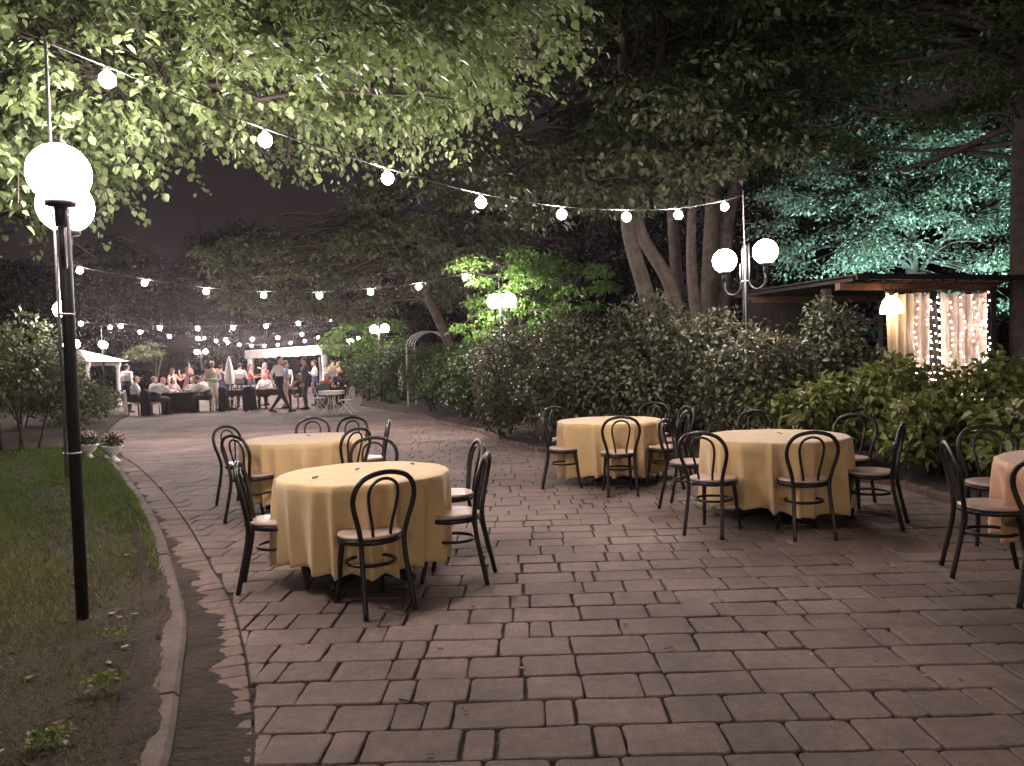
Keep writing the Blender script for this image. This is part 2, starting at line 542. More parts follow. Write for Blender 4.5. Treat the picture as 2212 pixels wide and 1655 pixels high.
# paved path: joint bed, pavers
ys = np.linspace(1.0, 62, 90)
path = strip('paved_path', [(xl(y) - .3, y) for y in ys], [(xr(y) + .05, y) for y in ys], -.022, -.022, M['joint'], 'path of large cobble pavers curving back to the party')
CH = .262
A0 = R(-.6)
lens = [.133, .27, .27, .40, .40]
near, rest = [], []
y0 = 1.9
ca, sa = math.cos(A0), math.sin(A0)
row = 0
while y0 < 21.9:
    y1 = y0 + CH
    gx = .005
    x = -16.0 + random.uniform(0, .4)
    while x < 6.5:
        l = random.choice(lens) + random.uniform(-.012, .012)
        q = [(x + gx, y0 + gx), (x + l - gx, y0 + gx), (x + l - gx, y1 - gx), (x + gx, y1 - gx)]
        q = [(a * ca - b * sa + random.uniform(-.006, .006), a * sa + b * ca + random.uniform(-.004, .004)) for a, b in q]
        cx = sum(p[0] for p in q) / 4; cyy = sum(p[1] for p in q) / 4
        x += l
        # cut to the path's edges
        qq = []
        for (a, b) in q:
            a = min(max(a, float(xl(b)) + .008), float(xr(b)) - .01)
            qq.append((a, b))
        w = min(qq[1][0] - qq[0][0], qq[2][0] - qq[3][0])
        w2 = max(qq[1][0] - qq[0][0], qq[2][0] - qq[3][0])
        if w2 < .05: continue
        vis = abs(cx) < cyy * .68 + .35
        if not vis and cyy > 3: continue
        if w < .012:
            if qq[1][0] - qq[0][0] < .012: qq[1] = (qq[0][0] + .012, qq[1][1])
            if qq[2][0] - qq[3][0] < .012: qq[2] = (qq[3][0] + .012, qq[2][1])
        d = math.hypot(cx, cyy)
        seen = cyy > 2.55 and abs(cx) < cyy * .665 + .1
        (near if seen else rest).append((d, qq))
    y0 = y1; row += 1
near.sort(key=lambda t: t[0])
rest += near[300:]
near = near[:300]

def paver_geo(q, z, cut):
    tz = [random.uniform(-.0025, .0025) for _ in range(2)]
    c = np.mean(np.array(q), 0)
    pts = []
    for i in range(4):
        p = np.array(q[i]); a = np.array(q[i - 1]); b = np.array(q[(i + 1) % 4])
        if cut:
            da, db = np.linalg.norm(a - p), np.linalg.norm(b - p)
            k = random.uniform(.012, .03)
            ta = p + (a - p) * min(.4, k / max(da, 1e-3)); tb = p + (b - p) * min(.4, k / max(db, 1e-3))
            pts += [ta, ta * .3 + tb * .3 + p * .4, tb]
            # a nick in the middle of a long edge
            if db > .2:
                mdl = (p + b) / 2 + (c - (p + b) / 2) * random.uniform(-.02, .05)
                pts.append(mdl)
        else:
            pts.append(p)
    n = len(pts)
    zz = lambda p: z + tz[0] * (p[0] - c[0]) / .2 + tz[1] * (p[1] - c[1]) / .13
    ins = []
    for p in pts:
        d = c - p
        ins.append(p + d / max(np.linalg.norm(d), 1e-6) * min(.0065, np.linalg.norm(d) * .3))
    v = [(p[0], p[1], zz(p)) for p in ins] + [(p[0], p[1], zz(p) - .005) for p in pts] + [(p[0], p[1], -.03) for p in pts]
    f = [tuple(range(n))]
    for i in range(n):
        j = (i + 1) % n
        f.append((n + i, n + j, j, i)); f.append((2 * n + i, 2 * n + j, n + j, n + i))
    return v, f
for d, q in near:
    v, f = paver_geo(q, random.uniform(-.004, .003), True)
    MB().add(v, f).build('paver', M['paver'], path)
b = MB()
for d, q in rest:
    v, f = paver_geo(q, random.uniform(-.003, .003), False)
    b.add(v, f)
o = b.build('paver_field', M['paver'], path)
o['kind'] = 'stuff'

# far terrace where single pavers no longer show
ys2 = np.linspace(21.8, 62, 30)
strip('terrace', [(xl(y), y) for y in ys2], [(xr(y) + .02, y) for y in ys2], -.002, -.002, paver_mat('terrace_paving', (.185, .135, .112), (.13, .096, .08), 0), 'wide paved terrace under the guests at the far end')

# edge course along the kerb
SR = resample(SOLD, .155)
SO = offset(SR, .255)
edge = empty('edge_course'); tag(edge, 'single curved row of edge pavers along the left kerb', None, None, 'structure')
for i in range(len(SR) - 1):
    a, bb, c, d = SR[i], SR[i + 1], SO[i + 1], SO[i]
    ctr = (a + bb + c + d) / 4
    q = [tuple(p + (ctr - p) * .035 + np.random.default_rng(i * 4 + k).uniform(-.003, .003, 2)) for k, p in enumerate((a, bb, c, d))]
    v, f = paver_geo(q, random.uniform(-.004, .003), ctr[1] < 7)
    MB().add(v, f).build('paver', M['edge_paver'], edge)

# kerb stones
KO = offset(KERB, .14)
kerb = empty('kerb'); tag(kerb, 'low curved concrete kerb between lawn and paving', None, None, 'structure')
i = 0
KZ = .06
while i < len(KERB) - 3:
    j = min(i + 10, len(KERB) - 1)
    A, Bk = KERB[i:j + 1], KO[i:j + 1]
    A = [p.copy() for p in A]; Bk = [p.copy() for p in Bk]
    for Q in (A, Bk):
        Q[0] += (Q[1] - Q[0]) * .06; Q[-1] -= (Q[-1] - Q[-2]) * .06
    n = len(A); v = []; f = []
    dz = random.uniform(-.004, .004)
    for k in range(n):
        w = Bk[k] - A[k]
        for (t, z) in ((0, -.05), (0.05, KZ - .022 + dz), (.2, KZ + dz), (.93, KZ + dz), (1, KZ - .015), (1, -.05)):
            p = A[k] + w * t
            v.append((p[0], p[1], z + random.uniform(-.002, .002)))
    for k in range(n - 1):
        for m in range(5):
            f.append((k * 6 + m, (k + 1) * 6 + m, (k + 1) * 6 + m + 1, k * 6 + m + 1))
    f.append((0, 1, 2, 3, 4, 5)); f.append(tuple((n - 1) * 6 + m for m in (5, 4, 3, 2, 1, 0)))
    MB().add(v, f).build('kerb_stone', M['kerb'], kerb)
    i = j

# dirt gutter between kerb and edge course: uneven, spilling over the pavers
nu = 8
GS = resample(SOLD, .03)
v = []; f = []
for k, p in enumerate(GS):
    t = GS[min(k + 1, len(GS) - 1)] - GS[max(k - 1, 0)]
    t /= np.linalg.norm(t)
    nn = np.array([-t[1], t[0]])
    kd = min(np.linalg.norm(np.array(KERB) - p, axis=1))
    y = p[1]
    spill = float(np.interp(y, [1.6, 2.4, 3.0, 3.6, 4.4, 5.5, 7, 9, 12], [-.07, -.06, -.03, .04, .07, .13, .19, .235, .25]))
    spill += .04 * math.sin(y * 5.1) + .035 * math.sin(y * 11.3 + 1) + .02 * math.sin(y * 27) + .012 * math.sin(y * 61) + random.uniform(-.008, .008)
    for m in range(nu):
        u = m / (nu - 1)
        dd = spill + (kd + .02 - spill) * u
        q = p + nn * dd
        z = -.006 + .015 * min(1, u * 2.6) + random.uniform(-.004, .004) + .02 * max(0, u - .6)
        v.append((q[0], q[1], z))
for k in range(len(GS) - 1):
    for m in range(nu - 1):
        f.append((k * nu + m, k * nu + m + 1, (k + 1) * nu + m + 1, (k + 1) * nu + m))
o = MB().add(v, f).build('dirt_gutter', M['soil'], None, True)
tag(o, 'drift of bare earth along the foot of the kerb', None, None, 'structure')

# lawn with bumps
def lawn_z(x, y):
    return .028 + .014 * np.sin(x * 3.1 + 1) * np.cos(y * 2.3) + .010 * np.sin(x * 7 + y * 5)
kx_y = np.array([p[1] for p in KO]); kx_x = np.array([p[0] for p in KO])
def lx(y): return np.where(y < 14.05, np.interp(y, kx_y, kx_x), xl(y) - .1)
ysl = np.concatenate([np.linspace(1.6, 14.1, 90), np.linspace(14.4, 60, 40)])
us = np.concatenate([np.linspace(0, 4, 34), np.linspace(4.4, 30, 30)])
v = []; f = []
for y in ysl:
    e = float(lx(y))
    for u in us:
        x = e - u - .002
        v.append((x, y, float(lawn_z(x, y)) - (0.03 if u == 0 else 0)))
m = len(us)
for a in range(len(ysl) - 1):
    for c in range(m - 1):
        f.append((a * m + c, (a + 1) * m + c, (a + 1) * m + c + 1, a * m + c + 1))
o = MB().add(v, f).build('lawn', M['lawn_soil'], None, True)
tag(o, 'worn lawn left of the kerb, bare near the lamp post', None, None, 'structure')

# earth creeping over the lawn side of the kerb
v = []; f = []
KF = resample(KERB, .03); KFO = offset(KF, .14)
for k, p in enumerate(KF):
    w_ = KFO[k] - p
    e_ = .72 + .16 * math.sin(p[1] * 3.3) + .1 * math.sin(p[1] * 8.7 + 1) + .06 * math.sin(p[1] * 21) + .04 * math.sin(p[1] * 47) + random.uniform(-.02, .02)
    for u, z in ((e_, KZ + .0), (e_ + .12, KZ + .006), (1.0, KZ + .008), (1.25, KZ + .004), (1.9, .026)):
        q = p + w_ * u
        v.append((q[0], q[1], z + random.uniform(-.002, .003)))
for k in range(len(KF) - 1):
    for m in range(4): f.append((k * 5 + m, k * 5 + m + 1, (k + 1) * 5 + m + 1, (k + 1) * 5 + m))
o = MB().add(v, f).build('lawn_edge_soil', M['soil'], None, True)
tag(o, 'bare earth creeping from the lawn over the kerb', None, None, 'structure')
# grass blades
n = 150000
y = 2.4 + 13.5 * rng.random(n) ** 1.15
x = lx(y) + .045 - rng.random(n) * np.minimum(6.5, y * .68 + np.minimum(0, lx(y)) + .6).clip(.3)
pat = np.sin(x * 1.7 + 2) * np.cos(y * 1.3) + .7 * np.sin(x * 4.3 + y * 3.1) + .5 * np.sin(x * 9 - y * 7)
dens = np.interp(y, [2.4, 3.6, 4.4, 5.2, 6.2, 15], [.10, .16, .34, .65, .95, 1])
pat = pat + .6 * np.sin(x * 17 + 3 * np.sin(y * 5)) * np.sin(y * 15 + 2 * np.sin(x * 6))
keep = rng.random(n) < dens * (.55 + .4 * pat).clip(.12, 1)
x, y = x[keep], y[keep]
n = len(x)
h = rng.uniform(.015, .06, n) * np.interp(y, [3, 6, 15], [.8, 1, 1.25])
P = np.stack([x, y, np.where(x > lx(y) - .05, KZ, lawn_z(x, y) - .004)], 1)
D = np.stack([rng.normal(size=n) * .55, rng.normal(size=n) * .55, np.ones(n)], 1)
D = nrm(D)
S = nrm(np.cross(D, rand_dirs(n)))
w = (rng.uniform(.003, .006, n) * np.interp(y, [3, 15], [1, 2]))[:, None]
V = np.stack([P - S * w, P + S * w, P + D * h[:, None] * 1.2 + S * rng.normal(size=(n, 1)) * .006], 1)
g = soup('grass', V, 0, [(0, 1, 2)], (np.interp(y, [4, 6.5, 9], [.5, .3, .05]) + .5 * rng.random(n)).clip(0, 1), M['grass'])
tag(g, 'short patchy grass of the lawn', 'grass', None, 'stuff')

# planting bed right of the path
v = []; f = []
ysb = np.linspace(1.0, 34, 100)
ub = [0, .12, .4, 1, 2, 4, 9, 20]
for yy in ysb:
    e = float(xr(yy)) + .10
    for u in ub:
        v.append((e + u, yy, .035 + .05 * min(1, u * 2) + random.uniform(-.012, .012)))
m = len(ub)
for a in range(len(ysb) - 1):
    for c in range(m - 1):
        f.append((a * m + c, a * m + c + 1, (a + 1) * m + c + 1, (a + 1) * m + c))
o = MB().add(v, f).build('planting_bed', M['bed_soil'], None, True)
tag(o, 'dark mulched planting bed right of the path', None, None, 'structure')
# brick edging: one brick after another
edg = empty('brick_edging'); tag(edg, 'row of small dark bricks edging the planting bed', None, None, 'structure')
BC = resample([p for p in BED if 3.9 < p[1] < 31], .215)
bm_ = bpy.data.meshes.new('edging_brick')
tmp = MB()
hx, hy, hz, bv = .1, .05, .045, .008
v = [(sx * (hx - bv), sy * (hy - bv), hz) for sx, sy in ((-1, -1), (1, -1), (1, 1), (-1, 1))] + [(sx * hx, sy * hy, hz - bv) for sx, sy in ((-1, -1), (1, -1), (1, 1), (-1, 1))] + [(sx * hx, sy * hy, -hz) for sx, sy in ((-1, -1), (1, -1), (1, 1), (-1, 1))]
f = [(0, 1, 2, 3)] + [(4 + i, 4 + (i + 1) % 4, (i + 1) % 4, i) for i in range(4)] + [(8 + i, 8 + (i + 1) % 4, 4 + (i + 1) % 4, 4 + i) for i in range(4)]
bm_.from_pydata(v, [], f); bm_.materials.append(M['brick'])
for i in range(len(BC) - 1):
    c = (BC[i] + BC[i + 1]) / 2
    t = BC[i + 1] - BC[i]
    o = lnk(bpy.data.objects.new('brick', bm_), edg)
    o.location = (c[0] + .055, c[1], .025 + random.uniform(-.01, .012))
    o.rotation_euler = (random.uniform(-.06, .06), random.uniform(-.05, .05), math.atan2(t[1], t[0]) + random.uniform(-.07, .07))

# ================================================================== lamp posts
def lamp_post(loc, ang, label, rod=3.6, gz=2.70, off=.30, rodoff=(-.052, -.01), h=2.95, group='double globe lamp posts', step=.06):
    t = empty('lamp_post', loc, 0)
    tag(t, label, 'lamp post', group)
    MB().lathe([(.0, 0), (.036, 0), (.036, h - .02), (.03, h), (.0, h)], 14).build('post', M['iron'], t, True)
    for s in (1, -1):
        dx, dy = math.cos(ang) * s, math.sin(ang) * s
        g_ = gz + (step if s > 0 else -step) * .5
        zb = g_ - .52
        pts = [(dx * .06, dy * .06, h + .02 if s > 0 else h - .25), (dx * .06, dy * .06, zb + .14)]
        for k in range(1, 8):
            a = math.pi * k / 8
            cx = (off + .06) / 2; rr = (off - .06) / 2
            pts.append((dx * (cx - rr * math.cos(a)), dy * (cx - rr * math.cos(a)), zb + .14 - rr * math.sin(a)))
        pts += [(dx * off, dy * off, zb + .14), (dx * off, dy * off, g_ - .2)]
        MB().tube(pts, .016, 8).build('arm', M['iron'], t, True)
        cx, cyy = dx * off, dy * off
        hld = MB().lathe([(.03, -.30), (.034, -.22), (.036, -.19), (.08, -.182), (.083, -.152), (.0, -.152)], 18, (cx, cyy, g_)).build('globe_holder', M['iron'], t, True)
        pr = []
        for k in range(15):
            a = math.pi * (k / 14) * .865
            pr.append((.168 * math.sin(a), .168 * math.cos(a)))
        MB().lathe(pr, 28, (cx, cyy, g_)).build('globe', M['globe'], t, True)
    if rod:
        MB().tube([(rodoff[0], rodoff[1], .9), (rodoff[0], rodoff[1], 2.2), (rodoff[0] * 1.05, rodoff[1], rod)], .009, 6).build('string_pole', M['pole_steel'], t, True)
        for z in (1.05, 1.9, 2.5):
            MB().tube([(.05 * math.cos(a) + rodoff[0] * .3, .05 * math.sin(a) + rodoff[1] * .3, z) for a in np.linspace(0, 2 * math.pi, 13)[:-1]], .006, 5, closed=True).build('pole_strap', M['pole_steel'], t)
    return t

lamp_post((-2.70, 4.77, .0), math.atan2(-.29, .15), 'tall black lamp post in the lawn at left, nearest, its two globes overlapping', rod=3.56, gz=2.65, off=.33)
lamp_post((3.33, 11.0, .05), math.atan2(-.22, .23), 'double globe lamp post rising from the shrubs between large trees', rod=3.76, gz=2.85, off=.31, h=3.0, rodoff=(-.02, -.07))
lamp_post((-9.27, 16.2, 0), math.atan2(.29, -.14), 'lamp post hidden behind the nearest post, one globe half showing', rod=3.98, gz=2.9, off=.32)
lamp_post((-.17, 17.5, .05), math.atan2(.28, .15), 'double globe lamp glowing among bright green leaves', rod=3.72, gz=2.83, off=.32)
lamp_post((-19.62, 37.5, 0), math.atan2(.26, -.17), 'distant lamp post above the white porch at far left', rod=3.86, gz=2.93, off=.31)
lamp_post((-5.2, 31.0, .05), math.atan2(.26, .17), 'lamp post with globes behind the white garden arbour', rod=3.75, gz=2.92, off=.31)
lamp_post((-23.07, 58, 0), math.atan2(.02, .30), 'farthest lamp post, two small globes side by side above guests', rod=3.9, gz=2.94, off=.31, step=0)
lamp_post((-17.0, 30.1, 0), math.atan2(.3, .05), 'lamp post behind the nearest black post, under the middle lights', rod=3.75, gz=2.7, off=.25)
lamp_post((-8.3, 41.3, 0), math.atan2(.26, .17), 'small lamp post peeping through leaves right of the tent', rod=3.75, gz=2.92, off=.31)


lamp_post((-2.70, -8.0, 0), math.atan2(-.2, .26), 'unseen lamp post added on the lawn side behind the viewer', rod=3.55, gz=2.68, off=.33)  # unseen lamp posts added behind the camera to fill the cloth fronts with light
lamp_post((5.6, -5.55, .03), math.atan2(-.2, .26), 'unseen lamp post added in the bed behind the viewer at right', rod=3.75, gz=2.8, off=.33)  # second unseen post, added for the same fill

# ================================================================== string lights
def string_lights(a, bpt, bulbs, label, rb=.045, far=False):
    root = empty('string_lights', tuple(a))
    tag(root, label, 'string lights', 'strings of bulbs across the path')
    A = np.array(a)
    drop = .085
    pts = [np.zeros(3)] + [np.array(q) + np.array([0, 0, drop]) - A for q in bulbs] + [np.array(bpt) - A]
    C = crom(pts, 6)
    MB().tube(C, .006 if rb < .06 else .008, 5, caps=False).build('cable', M['wire'], root, True)
    for q in bulbs:
        p = np.array(q) - A
        bl = bpy.data.objects.new('bulb', BULBFAR if far else BULBME)
        lnk(bl, root); bl.location = p; s = rb / .045; bl.scale = (s, s, s)
        so = bpy.data.objects.new('socket', SOCKME); lnk(so, bl)
    return root
pr = [(.0, -.052)] + [(.052 * math.sin(a), -.052 * math.cos(a)) for a in np.linspace(.3, math.pi * .84, 6)] + [(.018, .05), (.0, .05)]
o = MB().lathe(pr, 10).build('bulb', M['bulb'], None, True); BULBME = o.data; bpy.data.objects.remove(o); BULBFAR = BULBME.copy(); BULBFAR.materials[0] = M['bulb_far']
o = MB().lathe([(.019, .044), (.021, .05), (.021, .085), (.012, .092), (0, .092)], 10).build('socket', M['wire']); SOCKME = o.data; bpy.data.objects.remove(o)

string_lights((-2.77, 4.74, 3.55), (3.31, 10.93, 3.75), [(-2.54, 5.06, 3.42), (-1.78, 5.84, 3.23), (-1.0, 6.64, 3.11), (-.24, 7.42, 3.04), (.58, 8.26, 3.06), (1.39, 9.09, 3.16), (2.17, 9.89, 3.31), (2.99, 10.72, 3.55)], 'nearest string of large bulbs sagging from leaf canopy to the shrub lamp post')
string_lights((-9.34, 16.17, 3.97), (-.19, 17.45, 3.7), [(-8.91, 16.24, 3.69), (-7.66, 16.42, 3.41), (-6.44, 16.59, 3.21), (-5.27, 16.76, 3.11), (-4.12, 16.93, 3.07), (-3.03, 17.08, 3.13), (-1.99, 17.23, 3.23), (-.97, 17.38, 3.42)], 'second string of bulbs, ending at the bright green leaves', .05, True)
string_lights((-17.06, 30.07, 3.74), (-5.22, 30.95, 3.73), [(-16.55, 30.07, 3.48), (-15.08, 30.19, 3.35), (-13.63, 30.31, 3.24), (-12.2, 30.42, 3.18), (-10.86, 30.53, 3.18), (-9.59, 30.63, 3.2), (-8.34, 30.73, 3.27), (-7.1, 30.8, 3.4)], 'third string of bulbs above the seated guests', .06, True)
string_lights((-19.66, 37.6, 3.85), (-8.35, 41.3, 3.74), [(-19.36, 37.73, 3.77), (-18.12, 38.16, 3.51), (-16.89, 38.59, 3.28), (-15.65, 39.02, 3.14), (-14.42, 39.45, 3.06), (-13.22, 39.87, 3.06), (-12.04, 40.29, 3.11), (-10.89, 40.69, 3.27)], 'fourth string of bulbs from the far left lamp over the tent', .065, True)
string_lights((-22.6, 55, 4.0), (-13.5, 56.1, 3.8), [(-21.67, 55.1, 3.82), (-20.86, 55.19, 3.6), (-20.08, 55.29, 3.48), (-19.29, 55.38, 3.29), (-18.47, 55.47, 3.2), (-17.58, 55.58, 3.17), (-16.66, 55.69, 3.21), (-15.76, 55.79, 3.32), (-14.79, 55.91, 3.42), (-13.84, 56.02, 3.66)], 'farthest and lowest string of closely spaced bulbs behind the tent', .07, True)
string_lights((-2.77, -8.0, 3.5), (5.6, -5.6, 3.7), [(-2.3 + 1.05 * k, -7.86 + .3 * k, 3.38 - .36 * math.sin(math.pi * (k + .4) / 7.8)) for k in range(8)], 'unseen string of bulbs added over the path behind the viewer', .052)  # unseen string, added with the posts as fill from behind the camera

# ================================================================== bentwood chairs
def make_chair():
    t = empty('bentwood_chair')
    MB().lathe([(0, .452), (.17, .449), (.196, .455), (.203, .464), (.2, .474), (.185, .479), (.1, .474), (0, .472)], 32).build('seat', M['seat'], t, True)
    MB().lathe([(.196, .42), (.204, .424), (.206, .448), (.198, .4515), (.178, .4485), (.178, .424), (.196, .42)], 32).build('seat_ring', M['black_wood'], t, True)
    half = [(.165, -.275, 0), (.158, -.245, .14), (.148, -.208, .32), (.146, -.195, .45), (.165, -.205, .55), (.197, -.222, .66), (.205, -.236, .73), (.185, -.252, .80), (.125, -.265, .855), (.0, -.272, .88)]
    pts = half + [(-x, y, z) for x, y, z in half[-2::-1]]
    P = crom(pts, 4)
    MB().tube(P, .0168, 8).build('back_hoop', M['black_wood'], t, True)
    half = [(.058, -.178, .455), (.066, -.19, .54), (.088, -.208, .65), (.098, -.224, .73), (.086, -.238, .79), (.05, -.248, .825), (0, -.252, .838)]
    pts = half + [(-x, y, z) for x, y, z in half[-2::-1]]
    MB().tube(crom(pts, 4), .0108, 7).build('inner_hoop', M['black_wood'], t, True)
    for s in (1, -1):
        MB().tube(crom([(s * .13, .12, .44), (s * .142, .142, .3), (s * .15, .16, .14), (s * .165, .19, 0)], 4), [.02, .02, .0195, .019, .0185, .018, .0175, .017, .0165, .016, .016, .0155, .015], 8).build('leg', M['black_wood'], t, True)
    MB().tube([(.152 * math.cos(a), .152 * math.sin(a) - .005, .285 + (.0 if math.sin(a) > 0 else .0)) for a in np.linspace(0, 2 * math.pi, 29)[:-1]], .0115, 6, closed=True).build('stretcher_ring', M['black_wood'], t, True)
    return t

def table(name, x, y, label, rz=0.0):
    t = empty(name, (x, y, 0), rz)
    tag(t, label, 'table', 'round tables on the path')
    MB().lathe([(0, .715), (.56, .715), (.57, .725), (.57, .742), (0, .742)], 36).build('table_top', M['dark_wood'], t)
    MB().lathe([(.05, .06), (.045, .1), (.045, .66), (.12, .72), (0, .72)], 16).build('column', M['iron'], t, True)
    for k in range(4):
        a = k * math.pi / 2 + .4
        c, s = math.cos(a), math.sin(a)
        MB().tube([(c * .03, s * .03, .075), (c * .25, s * .25, .06), (c * .4, s * .4, .03), (c * .41, s * .41, .012)], [.045, .04, .032, .012], 6).build('foot', M['iron'], t)
    return t

def cloth(x, y, Rr, seed, label, hem=.15, m='cloth', pointed=.05):
    rs = np.random.default_rng(seed)
    nth, nr, nz = 300, 10, 22
    th = np.linspace(0, 2 * np.pi, nth, endpoint=False)
    # uneven folds
    nf = 19
    ph = np.sort((np.arange(nf) + rs.uniform(-.33, .33, nf)) / nf * 2 * np.pi)
    amp = rs.uniform(.5, 1.15, nf); wd = rs.uniform(.045, .15, nf)
    F = np.zeros(nth)
    for p, a, w in zip(ph, amp, wd):
        d = (th - p + np.pi) % (2 * np.pi) - np.pi
        F += a * np.clip(1 - np.abs(d + .3 * w * np.sin(p * 3)) / (1.7 * w), 0, 1) ** 1.5
    F2 = .25 * np.sin(th * 31 + rs.uniform(0, 6))
    hemv = hem + pointed * (.5 * np.sin(2 * th + rs.uniform(0, 6)) + .5 * np.sin(3 * th + rs.uniform(0, 6))) - .022 * F
    v = []; f = []
    for i in range(nr):
        r = Rr * (i + 1) / (nr + .2)
        for k in range(nth):
            v.append((r * math.cos(th[k]), r * math.sin(th[k]), .757 + .0015 * math.sin(9 * th[k] + i) + .0012 * rs.normal() * 0))
    for i in range(nz):
        u = (i + 1) / nz
        e = min(1, u / .1)
        for k in range(nth):
            z = .757 - .022 * e ** 2 - (max(0, u - .04) / .96) * (.735 - hemv[k])
            g = u ** .75
            r = Rr + .006 * e - .075 * u + (.13 * F[k] - .01 + .012 * F2[k]) * g
            v.append((r * math.cos(th[k] + .03 * u * math.sin(4 * th[k] + seed)), r * math.sin(th[k] + .03 * u * math.sin(4 * th[k] + seed)), z))
    tot = nr + nz
    for i in range(tot - 1):
        for k in range(nth):
            l = (k + 1) % nth
            f.append((i * nth + k, (i + 1) * nth + k, (i + 1) * nth + l, i * nth + l))
    v.append((0, 0, .757)); c = len(v) - 1
    for k in range(nth): f.append((c, k, (k + 1) % nth))
    b = MB(); b.v = v; b.f = f
    o = b.build('tablecloth', M[m], None, True)
    md = o.modifiers.new('thick', 'SOLIDIFY'); md.thickness = .003; md.offset = 1
    o.location = (x, y, 0)
    tag(o, label, 'tablecloth', 'cloths on the round tables')
    return o

TB = [(-1.09, 5.60, .61, 'cloth', 'nearest table left of centre', .17, 1), (-2.30, 8.46, .655, 'cloth', 'table behind the nearest one at left', .16, 2),
      (1.19, 9.65, .64, 'cloth', 'farther right table in front of the grey-green shrub', .13, 3), (2.42, 7.22, .655, 'cloth', 'right-hand table with gold cloth in front of the leafy bed', .15, 4),
      (3.92, 5.06, .66, 'cloth_pink', 'table cut off by the right edge of the picture', .25, 5)]
for (x, y, r, m, w, hem, sd) in TB:
    table('round_table', x, y, 'black pedestal table under cloth, ' + w, sd * .7)
    cloth(x, y, r, sd, ('pink-light-tinted gold' if 'pink' in m else 'gold') + ' damask cloth on the ' + w, hem, m)

CHAIRS = [
 (-.94, 4.94, -55, 'bentwood chair nearest the camera, its back across the front of the nearest table'),
 (-.46, 5.50, -8, 'bentwood chair seen side-on right of the nearest table, in front of another'),
 (-.54, 6.33, 18, 'bentwood chair seen edge-on behind the right side of the nearest table'),
 (-1.67, 5.46, 192, 'bentwood chair at the left of the nearest table, seat tucked under cloth'),
 (-1.24, 6.72, 95, 'bentwood chair back rising directly behind the nearest table'),
 (-1.84, 8.22, -35, 'bentwood chair at the right front of the second left table'),
 (-1.70, 8.93, 12, 'thin edge-on bentwood chair right of the second left table'),
 (-2.09, 9.56, 75, 'right one of two bentwood chairs behind the second left table'),
 (-2.53, 9.65, 96, 'left one of two bentwood chairs behind the second left table'),
 (-3.07, 8.80, 155, 'leftmost bentwood chair, behind another at the second left table'),
 (-2.62, 7.86, 236, 'bentwood chair at left front of the second left table, overlapping the leftmost'),
 (1.18, 8.76, 270, 'bentwood chair facing the farther right table, back to the camera'),
 (.60, 9.32, 178, 'bentwood chair left of the farther right table, seen side-on'),
 (.72, 10.45, 125, 'dim bentwood chair at left rear of the farther right table'),
 (1.92, 10.68, 75, 'bentwood chair back against shrub behind the farther right table'),
 (1.78, 9.12, -32, 'bentwood chair at right front of the farther right table'),
 (1.98, 9.85, 15, 'bentwood chair at right rear of the farther right table'),
 (1.715, 6.70, 235, 'bentwood chair at left front of the right-hand table, whole chair clear'),
 (1.76, 7.77, 147, 'bentwood chair left of the right-hand table, behind the clear one'),
 (2.42, 6.51, 268, 'bentwood chair with back to camera at front of the right-hand table'),
 (3.30, 7.68, 48, 'bentwood chair at right rear of the right-hand table against leaves'),
 (3.11, 6.79, -33, 'bentwood chair right of the right-hand table, turned away edge-on'),
 (2.72, 8.50, 86, 'dark bentwood chair directly behind the right-hand table'),
 (3.19, 5.19, 162, 'bentwood chair with mauve-lit seat left of the table at right edge'),
 (3.74, 6.04, 70, 'bentwood chair behind the table at the right edge'),
 (3.23, 4.52, 217, 'bentwood chair cut by the right edge, nearest the camera there'),
]
proto = make_chair()
for i, (x, y, a, lab) in enumerate(CHAIRS):
    c = proto if i == 0 else copy_tree(proto)
    c.location = (x, y, 0.001)
    c.rotation_euler = (0, 0, R(a + 90))
    tag(c, lab, 'chair', 'bentwood chairs at the round tables')

# ---- fallen leaves and litter
def curled_leaf(name, loc, L, m, label, rz):
    b = MB()
    v = []
    for i in range(5):
        u = i / 4
        w = .34 * math.sin(math.pi * (u * .92 + .04)) * L
        for s in (-1, 0, 1):
            v.append(((u - .5) * L, s * w, .004 + .12 * L * (abs(s) * .8 + (u - .5) ** 2 * 2)))
    f = []
    for i in range(4):
        for k in range(2):
            f.append((i * 3 + k, i * 3 + k + 1, (i + 1) * 3 + k + 1, (i + 1) * 3 + k))
    b.add(v, f)
    o = b.build(name, M[m], None, True)
    md = o.modifiers.new('thick', 'SOLIDIFY'); md.thickness = .0008
    o.location = loc; o.rotation_euler = (random.uniform(-.15, .15), random.uniform(-.15, .15), rz)
    return o
for (x, y, w) in ((-1.16, 5.72, 'near the middle'), (-.78, 5.93, 'towards the right'), (-1.38, 5.36, 'towards the left')):
    tag(curled_leaf('fallen_leaf', (x, y, .761), .055, 'dead_leaf', '', random.uniform(0, 6)), 'dry leaf lying on the nearest gold tabletop, ' + w, 'leaf', 'leaves on the tables')
for (x, y, w) in ((2.52, 7.35, 'gold cloth of the right-hand table'), (-2.3, 8.7, 'gold cloth of the second left table')):
    tag(curled_leaf('fallen_leaf', (x, y, .761), .06, 'dead_leaf', '', random.uniform(0, 6)), 'small dry leaf lying on the ' + w, 'leaf', 'leaves on the tables')
for k in range(46):
    yy = random.uniform(2.7, 7.5); xx = random.uniform(-yy * .3 - .2, yy * .62)
    if xx < xl(yy) - .2: continue
    o = curled_leaf('fallen_leaf', (xx, yy, .003), random.uniform(.018, .05), random.choice(['dead_leaf', 'pale_leaf', 'dead_leaf']), '', random.uniform(0, 6))
    tag(o, 'small dry leaf scattered on the paving', 'leaf', 'leaves scattered on the paving')
